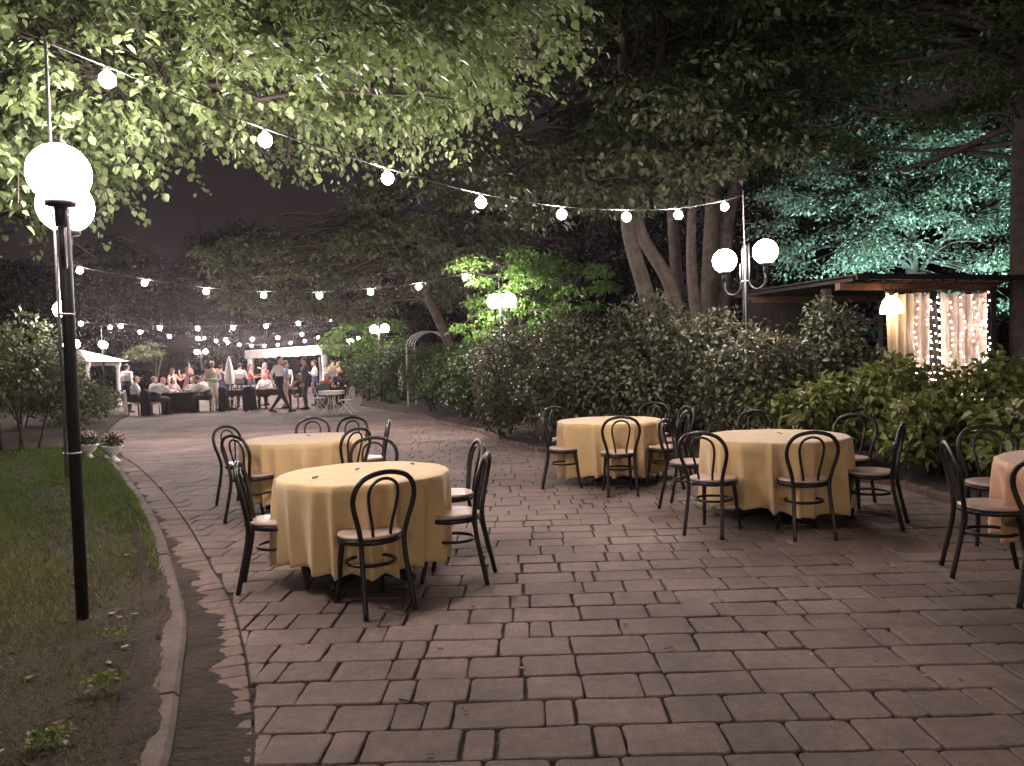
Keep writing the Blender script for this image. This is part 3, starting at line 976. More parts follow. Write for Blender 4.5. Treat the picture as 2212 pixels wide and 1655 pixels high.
for k in range(26):
    yy = random.uniform(3.0, 6.5); xx = float(lx(yy)) - random.uniform(.0, 1.4)
    o = curled_leaf('fallen_leaf', (xx, yy, float(lawn_z(xx, yy)) + .008), random.uniform(.03, .06), random.choice(['dead_leaf', 'pale_leaf']), '', random.uniform(0, 6))
    tag(o, 'dry leaf lying on the worn lawn', 'leaf', 'leaves on the lawn')
o = MB().tube(crom([(-.56, 3.5, .008), (-.5, 3.46, .012), (-.43, 3.42, .008)], 4), [.004] * 4 + [.003] * 4 + [.002], 5).build('twig', M['dark_bark'], None)
tag(o, 'thin dark twig lying on the near paving', 'twig')

# low weeds at the kerb
for k, (x, y, s, w) in enumerate(((-1.95, 3.6, .12, 'beside the kerb, the larger tuft'), (-1.9, 3.05, .09, 'at the bottom left, the nearest tuft'), (-2.25, 4.25, .1, 'near the foot of the lamp post'))):
    shrub('weed', (x, y, .05), 'low leafy weed ' + w, 'weed', [(0, 0, .03, s * 1.2, s, .035)], 240, .035, M['lf_hydr'], 'weeds on the lawn', seed=k, stems=0, sub=4)

# ================================================================== near canopy (linden) at upper left
def linden():
    t = empty('linden_tree', (-7.2, 7.6, 0))
    tag(t, 'tree whose bright leafy boughs hang over the top left', 'tree')
    O = np.array([-7.2, 7.6, 0])
    rs = np.random.default_rng(3)
    P = crom([(0, 0, 0), (.05, 0, 1.5), (.15, -.1, 3), (.4, -.2, 4.6), (.6, -.2, 6.5)], 6)
    MB().tube(P, list(np.linspace(.24, .12, len(P))), 12).build('trunk', M['bark'], t, True)
    def zlow(x, y):
        xe = x * (1 - .11 * (y - 6))
        return .2 + .19 * (y - 6) + np.interp(xe, [-6, -3.9, -3.1, -2.1, -1.6, -1.1, -.5, -.25, .55], [2.6, 2.95, 3.3, 3.42, 3.46, 3.58, 3.66, 3.8, 4.15]) + .08 * np.sin(x * 4.1 + y * 2)
    # boughs
    boughs = [((-6.9, 7.5, 3.2), (-3.4, 6.2, 3.7), (-.3, 6.6, 3.75)), ((-6.8, 7.4, 3.9), (-3.4, 7.0, 4.7), (.3, 7.2, 4.25)),
              ((-6.8, 7.4, 4.3), (-3.6, 6.4, 5.0), (-.6, 6.0, 4.6)), ((-6.9, 7.5, 2.9), (-5.2, 7.0, 2.9), (-3.6, 6.8, 2.55)), ((-6.9, 7.6, 4.6), (-4, 8.3, 5.3), (-.4, 8.8, 4.9)),
              ((-6.8, 7.6, 3.6), (-4.2, 7.6, 3.9), (-1.8, 7.6, 3.55)), ((-6.9, 7.6, 3.0), (-5, 8.2, 3.1), (-3.8, 8.3, 2.9))]
    lim = MB(); curves = []
    for bo in boughs:
        Q = crom([np.array(p) - O for p in bo], 8)
        Q = [q + rs.normal(size=3) * .05 for q in Q]; lim.tube(Q, list(np.linspace(.045, .008, len(Q))), 6, caps=False)
        curves += [q + O for q in Q[2:]]
    curves = np.array(curves)
    # sprays of leaves
    LP, LD, LN = [], [], []
    tw = MB()
    cnt = 0
    while cnt < 2700:
        x = rs.uniform(-6.0, .6); y = rs.uniform(5.0, 8.8)
        zl = zlow(x, y)
        z = zl + rs.random() ** 1.5 * 1.9
        if z > 1.53 + y * .56: continue
        if x > .25 + .1 * (y - 6) + .3 * (z - zl - .4) + rs.uniform(-.35, .15): continue
        if min(np.linalg.norm(np.array([x, y, z]) - np.array(g_)) for g_ in ((-2.55, 4.48, 2.7), (-2.85, 5.06, 2.66), (-2.54, 5.06, 3.42), (-1.78, 5.84, 3.2))) < .62: continue
        pz = np.array([x, y, z])
        blk = False
        for g_ in ((-2.54, 5.06, 3.42), (-1.78, 5.84, 3.23), (-1.0, 6.64, 3.11), (-.24, 7.42, 3.04)):
            g_ = np.array(g_); tq = np.clip(np.dot(pz - g_, np.array([.25, -.85, -.35])), 0, 1.8)
            if np.linalg.norm(pz - g_ - tq * np.array([.25, -.85, -.35])) < .42: blk = True
        if blk: continue
        cnt += 1
        p = np.array([x, y, z])
        e = curves[np.argmin(np.linalg.norm(curves - p, axis=1))]
        d0 = p - e
        ln = np.linalg.norm(d0)
        if ln < .05: d0 = rs.normal(size=3); ln = 1
        if ln < 1.5 and cnt % 2 == 0:
            Q = limb_path(e - O, p - O, .08, rs, 3); tw.tube(Q, list(np.linspace(.009, .003, len(Q))), 4, caps=False)
        dr = d0 / ln + np.array([.7, -.15, -.15]) + rs.normal(size=3) * .3
        dr /= np.linalg.norm(dr)
        L = rs.uniform(.35, .75)
        k = 28
        u = np.linspace(0, 1, k)
        stem = p[None] + dr[None] * (u * L)[:, None] + np.array([0, 0, -1])[None] * (.22 * L * u ** 2)[:, None]
        tw.tube([q - O for q in stem[::6]], .003, 3, caps=False)
        sd = np.cross(dr, [0, 0, 1]); sd /= max(np.linalg.norm(sd), 1e-6)
        s = np.where(np.arange(k) % 2 == 0, 1, -1)[:, None]
        LP.append(stem + sd * s * .03 + rs.normal(size=(k, 3)) * .025)
        LD.append(sd * s * .75 + dr * .55 + np.array([0, 0, -.75]) + rs.normal(size=(k, 3)) * .4)
        LN.append(np.array([0, -.35, 1.0]) + sd * s * .25 + rs.normal(size=(k, 3)) * .4)
    lim.build('limbs', M['dark_bark'], t, True)['kind'] = 'stuff'
    tw.build('twigs', M['dark_bark'], t)['kind'] = 'stuff'
    LP, LD, LN = np.concatenate(LP) - O, np.concatenate(LD), np.concatenate(LN)
    leaves('crown', LP, LD, LN, .064 * rng.uniform(.5, 1.3, len(LP)), M['lf_linden'], t, width=.85, six=True, fold=.10)
linden()

# ================================================================== trees
tree('maple_tree', (2.9, 14.6, .05), 'large maple with two pale trunks meeting behind the grey-green shrub',
     [([(.1, 0, 0), (-.1, -.05, 1.4), (-.36, -.1, 2.66), (-.66, -.1, 3.95), (-.6, -.1, 5.4), (-.7, 0, 8), (-.6, .1, 10)], .19, .07), ([(.45, .1, 0), (.3, .05, 1.6), (.12, 0, 2.8), (-.45, .12, 4.1), (-.15, .3, 6), (.5, .4, 9)], .18, .06), ([(.8, .4, 0), (.75, .4, 1.6), (.62, .4, 3.2), (.75, .5, 5), (1.2, .6, 8)], .15, .05)],
     [(-.5, -.6, 6.6, 3.1, 2.2, 2.1), (.8, .3, 8.6, 3.4, 2.4, 2.0), (-2.0, -.3, 5.2, 1.7, 1.5, 1.1), (-1.9, -1.3, 4.9, 1.5, 1.1, 1.0), (.2, -1.5, 5.2, 1.6, 1.0, .8), (-.6, -1.6, 4.5, 2.0, .8, .5), (1.2, -1.0, 4.7, 1.4, .8, .6), (.9, -.8, 5.6, 2.0, 1.0, .8)], 230, 140, .155, M['lf_maple'], seed=21, clr=(.4, .85), flat=.3, droop=.6)
tree('tall_tree', (4.5, 17.5, .05), 'tall tree with leaning pale limb above the double globe lamp',
     [([(-.1, 0, 0), (0, 0, 3), (.15, 0, 5.3), (.3, 0, 7.5), (.2, 0, 11)], .22, .1), ([(.2, .1, 0), (.35, .1, 3.5), (.6, 0, 5.1), (1.3, -.2, 7.2), (2.0, -.3, 9.2)], .2, .08), ([(-.5, .2, 0), (-.7, .2, 3.5), (-.8, .2, 6.2), (-.9, .2, 10.5)], .17, .07)],
     [(.3, -.5, 8.8, 4.0, 2.5, 2.6), (2.8, -.6, 8.3, 2.6, 2.2, 2.2), (.4, -1.2, 6.2, 2.6, 1.2, .9)], 160, 130, .18, M['lf_maple'], seed=22, clr=(.5, 1.0), flat=.3, droop=.6)
tree('olive_tree', (-2.6, 24.5, .05), 'broad olive-green tree spreading over the middle strings of bulbs',
     [([(1.2, 0, 0), (.9, 0, 1.4), (.3, 0, 3), (-.6, 0, 4.6), (-1.5, 0, 6)], .24, .07), ([(1.7, .3, 0), (1.6, .3, 2), (1.2, .3, 4), (.6, .2, 6.2)], .2, .06), ([(2.2, 0, 0), (2.6, 0, 2.2), (2.9, 0, 5)], .18, .06)],
     [(-2.8, .3, 4.8, 4.3, 2.4, 1.9), (.6, .4, 6.0, 3.0, 2.4, 2.4), (-4.6, .3, 4.6, 2.6, 2.0, 1.3), (2.0, 1.5, 4.0, 2.2, 1.4, 1.6)], 190, 130, .165, M['lf_mid'], seed=23, clr=(.45, .95), flat=.28, droop=.5)
tree('green_tree', (.35, 18.6, .05), 'small tree with vivid green leaves lit by its lamp',
     [([(0, 0, 0), (0, 0, 1.5), (-.2, -.1, 3), (-.4, -.2, 3.8)], .07, .02)],
     [(-.4, -.3, 3.4, 1.5, .9, .75), (-.9, -.7, 2.5, .9, .6, .6), (.9, -.2, 3.2, 1.2, .9, .8), (.6, -.6, 2.5, .9, .5, .5)], 60, 110, .105, M['lf_green'], seed=24, clr=(.3, .5), flat=.4, droop=.5)
tree('teal_tree', (10.1, 19.6, .05), 'tree behind the pergola with leaves lit teal from below',
     [([(0, 0, 0), (0, 0, 2), (.02, 0, 4.2), (-.2, 0, 6), (-.3, 0, 8)], .2, .08), ([(0, 0, 3), (.6, -.1, 4), (1.6, -.2, 5)], .08, .03)],
     [(-1.0, -.3, 5.2, 3.0, 1.8, 1.7), (1.2, -.3, 5.4, 2.4, 1.8, 2.0), (-2.3, -.6, 4.2, 1.6, 1.4, .9), (1.6, -.6, 3.2, 1.3, 1.2, 1.0)], 150, 120, .115, M['lf_right'], bark='dark_bark', seed=25, clr=(.4, .85), flat=.35, droop=.5)
tree('dark_tree', (8.55, 13.0, .05), 'dark trunk and black crown at the right edge by the pergola',
     [([(.06, 0, 0), (.05, 0, 1.6), (.06, 0, 3.5), (.1, 0, 5.2), (.2, 0, 8)], .27, .16)],
     [(-.2, .2, 6.8, 2.6, 1.8, 1.5), (-1.6, 1.0, 7.6, 2.0, 1.6, 1.3), (-3.2, 1.4, 7.4, 2.2, 1.6, 1.3), (-2.2, 2.8, 5.3, 1.5, .9, .4), (.1, 2.6, 5.0, 1.1, .7, .4)], 110, 180, .1, M['lf_dark'], bark='dark_bark', seed=26, clr=(.5, .9), flat=.4)
tree('leafy_tree', (-6.6, 34.5, .05), 'bright small tree overlapping the right end of the tent',
     [([(0, 0, 0), (0, 0, 1.2), (-.2, 0, 2.4), (-.4, 0, 3.6)], .09, .03)],
     [(-.3, -.8, 2.2, 1.4, 1.1, 1.2), (.9, -.8, 2.6, 1.2, 1.0, 1.0), (-.9, -1.0, 2.5, 1.0, .8, .6)], 40, 120, .13, M['lf_green'], seed=27, clr=(.35, .6), flat=.5)
tree('sapling', (-18.3, 40, .0), 'thin fork-stemmed sapling behind the seated guests at left',
     [([(0, 0, 0), (.05, 0, 1), (.35, 0, 2.3)], .05, .025), ([(0, .02, .2), (0, 0, 1.2), (.1, 0, 2.3)], .045, .02)],
     [(-.4, 0, 2.7, 1.5, .9, .5)], 12, 60, .16, M['lf_mid'], seed=28, clr=(.35, .6), flat=.35)
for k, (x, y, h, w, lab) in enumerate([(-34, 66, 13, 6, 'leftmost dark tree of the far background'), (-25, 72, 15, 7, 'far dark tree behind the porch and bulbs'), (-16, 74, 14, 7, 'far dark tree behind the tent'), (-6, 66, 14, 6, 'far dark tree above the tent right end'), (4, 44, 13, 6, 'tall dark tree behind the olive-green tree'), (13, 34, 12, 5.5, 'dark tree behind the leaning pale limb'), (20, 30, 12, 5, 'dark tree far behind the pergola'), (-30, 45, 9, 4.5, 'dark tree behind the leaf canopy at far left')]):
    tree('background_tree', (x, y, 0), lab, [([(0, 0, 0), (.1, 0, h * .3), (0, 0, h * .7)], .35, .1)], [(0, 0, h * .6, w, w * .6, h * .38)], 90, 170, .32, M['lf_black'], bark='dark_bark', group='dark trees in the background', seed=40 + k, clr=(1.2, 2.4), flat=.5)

# ================================================================== shrubs
GS_ = 'grey-green shrubs of the right bed'
inbed = lambda x, y: x > xr(y) - .35
SH = [((-.05, 15.6), [(0, 0, 1.1, 1.05, 1.0, 1.15), (-.35, -.8, .55, .55, .5, .55)], 5200, 'left end of the grey-green shrub row, overhanging the path', 1),
      ((1.15, 14.0), [(0, 0, 1.25, 1.1, 1.0, 1.3), (-.5, -.6, .8, .7, .6, .8)], 5600, 'grey-green shrub left of the pale maple trunks', 2),
      ((2.35, 13.1), [(0, 0, 1.3, 1.0, .9, 1.3), (-.3, -.7, .7, .9, .5, .7)], 5600, 'grey-green shrub in front of the pale maple trunks', 3),
      ((3.35, 12.3), [(0, 0, 1.1, .95, .8, 1.1), (-.3, -.3, 1.5, .5, .5, .6)], 4600, 'grey-green shrub close behind the double globe lamp', 4),
      ((3.35, 10.45), [(0, 0, .95, .85, .6, .85), (-.6, .3, .8, .5, .5, .75)], 4600, 'grey-green shrub hiding the foot of the double globe lamp', 5),
      ((1.7, 12.65), [(0, 0, .8, 1.1, .55, .75)], 4200, 'low front shrub behind the farther right table', 6),
      ((4.75, 11.6), [(-.1, 0, 1.15, .68, .6, 1.15), (.6, -.3, .75, .7, .5, .7)], 5600, 'grey-green shrub under the left end of the pergola', 7)]
for (xy, bl, n, lab, s) in SH:
    shrub('shrub', (*xy, .06), lab, 'shrub', bl, n, .092, M['lf_shrub'], GS_, seed=s, stems=6, clip=inbed)
HY = [((2.95, 10.55), .55, .62, 1.12, 'hydrangea directly behind the right-hand table'), ((3.85, 9.95), .6, .6, 1.25, 'hydrangea behind the right-hand table, right of the dark chair'), ((4.75, 9.7), .65, .6, 1.42, 'hydrangea below the pendant lamp of the pergola'),
      ((5.7, 9.6), .7, .6, 1.42, 'hydrangea below the lit curtains'), ((6.6, 9.4), .7, .6, 1.38, 'hydrangea at the right edge of the picture'), ((4.75, 8.85), .55, .5, 1.0, 'lower front hydrangea right of the right-hand table'), ((5.4, 8.2), .6, .55, .95, 'front hydrangea behind the table at the right edge'), ((4.95, 7.3), .45, .5, .7, 'low front hydrangea nearest the camera at right')]
for k, (xy, rx, ry, top, lab) in enumerate(HY):
    shrub('hydrangea', (*xy, .06), lab, 'hydrangea', [(0, 0, top * .52, rx, ry, top * .46)], 1150, .12, M['lf_hydr'], 'hydrangeas of the right bed', seed=20 + k, stems=7, flowers=10 if k not in (5, 7) else 4, six=True, sub=8, clip=lambda x, y: x > xr(y) - .1)
HD = [((-.75, 18.4), 1.0, 1.0, 2.15, 'dark green shrub left of the vivid green tree'), ((-1.3, 20.6), 1.0, 1.0, 2.05, 'dark green shrub right of the white arbour, front'), ((-2.4, 23.4), 1.1, 1.1, 2.1, 'dark green shrub covering the side of the white arbour'), ((-4.4, 31.2), 1.2, 1.0, 2.3, 'dark shrub behind the clipped box ball'), ((-6.0, 32.6), 1.3, 1.0, 2.0, 'dark shrub behind the white bistro chair'), ((-.2, 20.5), 1.2, 1.2, 2.3, 'dark green shrub behind the glowing lamp')]
for k, (xy, rx, ry, top, lab) in enumerate(HD):
    shrub('hedge_shrub', (*xy, .05), lab, 'shrub', [(0, 0, top * .5, rx, ry, top * .5)], 4200, .1, M['lf_dark'], 'dark green shrubs along the path', seed=40 + k, stems=4)
LB = [((-9.9, 15.6), [(.0, 0, 1.9, 1.0, .9, .95), (-.9, .2, 1.6, .9, .9, .8), (.5, .3, 1.5, .7, .7, .6)], 3800, .11, 'leafy bush with bare stem at the far left of the lawn', 'lf_mid'),
      ((-12.6, 17.5), [(0, 0, 1.3, 1.3, 1.0, 1.3)], 3000, .12, 'dark bush at the left edge behind the lawn', 'lf_dark'),
      ((-11.6, 20.5), [(0, 0, .75, 1.2, 1.2, .75)], 3200, .1, 'low rounded bush behind the white urns', 'lf_mid'),
      ((-13.9, 24.5), [(0, 0, .5, 1.0, 1.4, .5)], 3200, .09, 'low leafy border left of the seated guest in a cap', 'lf_mid'),
      ((-15.2, 28.2), [(0, 0, .5, 1.0, 1.4, .5)], 2600, .09, 'low border of leaves below the standing guest at far left', 'lf_dark'),
      ((-14.2, 22.5), [(0, 0, 1.25, 1.0, 1.2, 1.1)], 3200, .11, 'taller bush left of the white porch', 'lf_mid')]
for k, (xy, bl, n, L, lab, m) in enumerate(LB):
    shrub('bush', (*xy, .04), lab, 'bush', bl, n, L, M[m], 'bushes left of the path', seed=60 + k, stems=5, flowers=8 if k in (3,) else 0, clip=lambda x, y: x < xl(y) + .3)
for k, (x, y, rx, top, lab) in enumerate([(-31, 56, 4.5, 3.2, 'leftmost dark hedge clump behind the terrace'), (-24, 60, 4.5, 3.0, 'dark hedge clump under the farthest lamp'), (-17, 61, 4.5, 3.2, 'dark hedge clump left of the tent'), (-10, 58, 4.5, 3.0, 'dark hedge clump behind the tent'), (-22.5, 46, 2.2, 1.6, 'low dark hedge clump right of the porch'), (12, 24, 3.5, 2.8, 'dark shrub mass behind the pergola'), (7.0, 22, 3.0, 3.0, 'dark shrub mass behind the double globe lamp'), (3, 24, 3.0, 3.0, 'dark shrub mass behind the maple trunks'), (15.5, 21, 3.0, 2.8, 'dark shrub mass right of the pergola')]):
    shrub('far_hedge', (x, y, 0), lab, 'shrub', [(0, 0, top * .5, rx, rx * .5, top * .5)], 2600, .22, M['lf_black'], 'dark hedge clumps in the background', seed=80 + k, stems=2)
# clipped ball
t = empty('box_ball', (-4.55, 29.3, .03)); tag(t, 'round clipped dark green box ball by the white arbour', 'shrub')
d = rand_dirs(1500); P = d * rng.uniform(.24, .3, 1500)[:, None] + np.array([0, 0, .3])
leaves('foliage', P, d + rand_dirs(1500) * .6, d, .04, M['lf_box'], t)
MB().tube([(0, 0, 0), (0, 0, .3)], .02, 6).build('stem', M['dark_bark'], t)
# ground-cover flowers in urns
def urn(x, y, lab, sd):
    t = empty('flower_urn', (x, y, .0)); tag(t, lab, 'urn', 'white flower urns')
    MB().lathe([(0, 0), (.115, 0), (.115, .02), (.09, .04), (.045, .09), (.045, .11), (.06, .125), (.1, .15), (.135, .2), (.145, .245), (.17, .255), (.17, .275), (.14, .275), (.12, .26), (0, .25)], 22).build('urn', M['terracotta'], t, True)
    P, d = blob_leaves([(0, 0, .36, .15, .15, .12)], 420, .2)
    leaves('foliage', P, d + rand_dirs(len(P)) * .6 + np.array([0, 0, .4]), d, .05, M['lf_dark'], t)
    P, d = blob_leaves([(0, 0, .42, .16, .16, .1)], 90, .7)
    P = P[P[:, 2] > .38]
    leaves('blossom', P, rand_dirs(len(P)), rand_dirs(len(P)), .04, M['flower_pink'], t, width=1.0)['kind'] = 'stuff'
urn(-7.62, 13.9, 'white footed urn of pink flowers, the left one beside the post', 1)
urn(-6.95, 13.45, 'white footed urn of pink flowers, the right one at the kerb end', 2)

# ================================================================== pergola with curtains
pa = R(19)
PO = np.array([4.05, 11.45, -0.07])
t = empty('pergola', tuple(PO), pa)
tag(t, 'dark timber pergola with flat roof behind the hydrangeas at right', 'pergola')
for s, v_ in ((4.06, 0), (4.06, 2.3), (1.0, .3), (1.0, 2.3)):
    MB().box((s, v_, 1.28), (.11, .11, 2.56)).build('post', M['dark_wood'], t)
for v_ in (0, 2.3):
    MB().box((2.55, v_ - .003, 2.565), (3.2, .1, .1)).build('beam', M['wood'], t)
for k in range(12):
    MB().box((1.0 + k * .285, 1.15, 2.65), (.06, 2.9, .06)).build('rafter', M['dark_wood'], t)
for k in range(13):
    MB().box((2.55, -.36 + k * .25, 2.695), (3.36, .235, .025)).build('roof_board', M['dark_wood'], t)
MB().box((2.55, -.5, 2.665), (3.4, .03, .085)).build('fascia', M['dark_wood'], t)
for k in range(12):   # back wall of boards, left half
    MB().box((1.05 + k * .09, 2.24, 1.26), (.084, .025, 2.5)).build('wall_board', M['dark_wood'], t)
for k in range(9):    # trellis at right
    MB().box((3.93, .16 + k * .25, 1.25), (.012, .03, 2.4)).build('trellis_slat', M['dark_wood'], t)
for k in range(9):
    MB().box((3.945, 1.15, .25 + k * .26), (.012, 2.15, .03)).build('trellis_slat', M['dark_wood'], t)
w = empty('window'); w.parent = t; w.location = (1.42, 2.2, 1.62)
for dx, dz in ((-.32, 0), (.32, 0)): MB().box((dx, 0, 0), (.035, .04, .62)).build('frame', M['wood'], w)
for dz in (-.3, .3): MB().box((0, 0, dz), (.6, .04, .035)).build('frame', M['wood'], w)
WP = glow('warm_lit_pane', (1, .62, .3), .35)
for dx in (-.2, 0, .2): MB().box((dx, .002, 0), (.17, .012, .55)).build('pane', WP, w)
def ploc(s, v_, z): return (PO[0] + s * math.cos(pa) - v_ * math.sin(pa), PO[1] + s * math.sin(pa) + v_ * math.cos(pa), PO[2] + z)

def curtain(s0, s1, label, seed):
    L0 = s1 - s0
    o_ = empty('curtain', ploc(s0, -.07, 0), pa); tag(o_, label, 'curtain', 'curtains of the pergola')
    v = []; f = []
    n, m = 70, 14
    rs = np.random.default_rng(seed)
    p1, p2 = rs.uniform(0, 6, 2)
    for j in range(m):
        u = j / (m - 1)
        z = 2.47 - u * 1.75
        for i in range(n):
            q = i / (n - 1)
            top = .03 * abs(math.sin(q * math.pi * 4)) * (1 - u) ** 3
            x = q * L0 * (1 - .06 * u * math.sin(u * 3))
            y = .035 * math.sin(q * 34 + p1 + .6 * math.sin(u * 2)) + .018 * math.sin(q * 71 + p2) * (.4 + u)
            v.append((x, y, z - top))
    for j in range(m - 1):
        for i in range(n - 1):
            f.append((j * n + i, j * n + i + 1, (j + 1) * n + i + 1, (j + 1) * n + i))
    MB().add(v, f).build('drape', M['curtain'], o_, True)
    MB().tube([(-.02, 0, 2.49), (L0 + .02, 0, 2.49)], .011, 6).build('rod', M['iron'], o_)
    for i in range(9):
        MB().tube([(L0 * i / 8, .016 * math.cos(a), 2.485 + .016 * math.sin(a)) for a in np.linspace(0, 6.28, 9)[:-1]], .003, 4, closed=True).build('ring', M['iron'], o_)
curtain(1.80, 2.66, 'cream curtain right behind the glowing pendant lamp', 1)
curtain(2.95, 3.84, 'cream curtain covered in fairy lights near the right post', 2)

def fairy(name_label, paths):
    o_ = empty('fairy_lights', ploc(paths[0][0][0], paths[0][0][1], 0), pa)
    tag(o_, name_label, 'fairy lights', 'fairy lights of the pergola')
    s0, v0 = paths[0][0][0], paths[0][0][1]
    b = MB()
    for p in paths:
        q = [(a - s0, c - v0, z) for a, c, z in p]
        MB().tube(q, .0025, 4, caps=False).build('cable', M['wire'], o_)
        for k in q: b.ball((k[0], k[1] - .012, k[2]), .0085, 6, 4)
    b.build('bulbs', M['fairy'], o_)['kind'] = 'stuff'
def wavy(s, z0, z1, n, amp, sd):
    rs = np.random.default_rng(sd)
    return [(s + amp * math.sin(k * .9 + sd) + rs.uniform(-.02, .02), -.135 - .01 * (k % 2), z0 + (z1 - z0) * k / (n - 1) + rs.uniform(-.02, .02)) for k in range(n)]
fairy('strings of fairy lights down the curtain behind the pendant', [wavy(2.32, 2.3, .9, 14, .05, 1), wavy(2.58, 2.35, .9, 16, .04, 2)])
fairy('many strings of fairy lights down the curtain by the right post', [wavy(3.03, 2.32, .9, 15, .03, 3), wavy(3.25, 2.38, .85, 17, .05, 4), wavy(3.52, 2.4, .8, 19, .06, 5), wavy(3.72, 2.35, .75, 20, .05, 6), wavy(3.8, 2.45, .7, 18, .03, 7)])
# trunk standing in the gap, wound with lights
tr = empty('wrapped_trunk', ploc(2.8, .0, 0)); tag(tr, 'dark tree trunk between the curtains wound with fairy lights', 'tree trunk')
MB().tube([(0, 0, 0), (.01, 0, 1.4), (0, .01, 2.5)], [.1, .085, .08], 10).build('trunk', M['dark_bark'], tr, True)
cp = [(2.8 + .1 * math.cos(a), .1 * math.sin(a) - .0, 2.4 - 1.6 * k / 89) for k, a in enumerate(np.linspace(0, 2 * math.pi * 13, 90))]
fairy('fairy lights wound in a spiral round the dark trunk', [cp])

pl = empty('pendant_lamp', tuple(ploc(1.76, -.22, 2.25))); tag(pl, 'glowing dome pendant lamp hanging from the pergola roof', 'lamp')
MB().lathe([(.03, .16), (.07, .14), (.12, .08), (.15, 0), (.162, -.1), (.158, -.11), (.145, 0), (.11, .07), (.06, .12), (0, .13)], 24).build('shade', M['pendant'], pl, True)
MB().tube([(0, 0, .15), (0, 0, .38)], .006, 6).build('cord', M['wire'], pl)
MB().lathe([(.035, .15), (.035, .2), (0, .21)], 10).build('cap', M['iron'], pl)
cb = empty('utility_box', tuple(ploc(1.72, 1.2, 0)), pa); tag(cb, 'grey-green utility cabinet below the pendant lamp', 'cabinet')
MB().box((0, 0, .95), (.3, .2, 1.8)).build('body', M['grey_green'], cb)
MB().box((0, -.105, 1.0), (.26, .012, 1.6)).build('door', M['grey_green'], cb)

# floodlights behind the pergola
for k, (p, tgt, pw, lab) in enumerate([((8.3, 16.4, .06), (9.3, 19.4, 4.2), 1.0, 'left ground floodlight throwing teal light up into leaves'), ((11.6, 16.6, .06), (11.3, 19.6, 4.0), .9, 'right ground floodlight throwing teal light up into leaves')]):
    fl = empty('floodlight', p); tag(fl, lab, 'floodlight', 'teal floodlights behind the pergola')
    MB().box((0, 0, .03), (.2, .14, .05)).build('base', M['iron'], fl)
    MB().box((0, -.05, .17), (.24, .07, .18)).build('housing', M['iron'], fl)
    ld = bpy.data.lights.new('teal_beam', 'SPOT'); ld.energy = TEAL * pw; ld.color = (.56, .98, 1.0); ld.spot_size = R(84); ld.spot_blend = .9; ld.shadow_soft_size = .06
    lo = lnk(bpy.data.objects.new('beam', ld), fl); lo.location = (0, .04, .18)
    lo.rotation_euler = (Vector(tgt) - Vector(p)).to_track_quat('-Z', 'Y').to_euler()

# ================================================================== white arbour
ar = empty('garden_arbour', (-2.85, 27.3, .05), R(-20)); tag(ar, 'white arched garden arbour half swallowed by the dark green shrubs', 'arbour')
for sx in (-.75, .75):
    for sy in (-.3, .3):
        MB().box((sx, sy, 1.05), (.05, .05, 2.1)).build('post', M['white_paint'], ar)
    for k in range(9):
        MB().box((sx, 0, .25 + k * .22), (.02, .56, .02)).build('lattice_bar', M['white_paint'], ar)
for k, yy in enumerate((-.3, -.1, .1, .3)):
    MB().tube([(.75 * math.cos(a), yy, 2.1 + .5 * math.sin(a)) for a in np.linspace(0, math.pi, 15)], .018, 6).build('arch', M['white_paint'], ar, True)
for a in np.linspace(.25, math.pi - .25, 9):
    MB().box((.75 * math.cos(a), 0, 2.1 + .5 * math.sin(a)), (.018, .66, .018)).build('arch_bar', M['white_paint'], ar)

# ================================================================== tent and porch
ta = math.atan2(39.6 - 46, -9.5 + 15.6)
tn = empty('party_tent', (-15.6, 46, 0), ta); tag(tn, 'white frame tent with scalloped valance behind the dancing guests', 'tent')
LT, DT = 8.8, 5.0
for sx in (.15, LT - .15):
    for sy in (.15, DT - .15):
        MB().tube([(sx, sy, 0), (sx, sy, 2.2)], .045, 8).build('pole', M['white_paint'], tn)
        v = []; f = []
        for j in range(6):
            for i in range(16):
                a = 2 * math.pi * i / 16
                r = (.16 + .05 * math.sin(i * 2.6)) * (.8 if j in (2,) else 1)
                v.append((sx + r * math.cos(a), sy + r * math.sin(a), 2.15 - j * .42))
        for j in range(5):
            for i in range(16): f.append((j * 16 + i, j * 16 + (i + 1) % 16, (j + 1) * 16 + (i + 1) % 16, (j + 1) * 16 + i))
        MB().add(v, f).build('leg_drape', M['white_tent'], tn, True)
v = [(-.05, -.05, 2.42), (LT + .05, -.05, 2.42), (LT + .05, DT + .05, 2.42), (-.05, DT + .05, 2.42), (DT * .5, DT / 2, 2.75), (LT - DT * .5, DT / 2, 2.75)]
MB().add(v, [(0, 1, 5, 4), (1, 2, 5), (2, 3, 4, 5), (3, 0, 4)]).build('roof', M['white_tent'], tn)
for (c, d) in (((LT / 2, -.06, 2.5), (LT + .2, .05, .3)), ((LT / 2, DT + .06, 2.5), (LT + .2, .05, .3)), ((-.07, DT / 2, 2.5), (.05, DT, .3)), ((LT + .07, DT / 2, 2.5), (.05, DT, .3))):
    MB().box(c, d).build('gutter_fascia', M['white_tent'], tn)
n = 90; v = []; f = []
for i in range(n):
    x = LT * i / (n - 1)
    v += [(x, -.09, 2.36), (x, -.10 + .02 * math.sin(i), 2.13 + .03 * abs(math.sin(i * .35)))]
for i in range(n - 1): f.append((2 * i, 2 * i + 1, 2 * i + 3, 2 * i + 2))
MB().add(v, f).build('valance', M['white_tent'], tn, True)
for sx in (3, 6): MB().tube([(sx, DT - .15, 0), (sx, DT - .15, 2.3)], .03, 6).build('pole', M['white_paint'], tn)

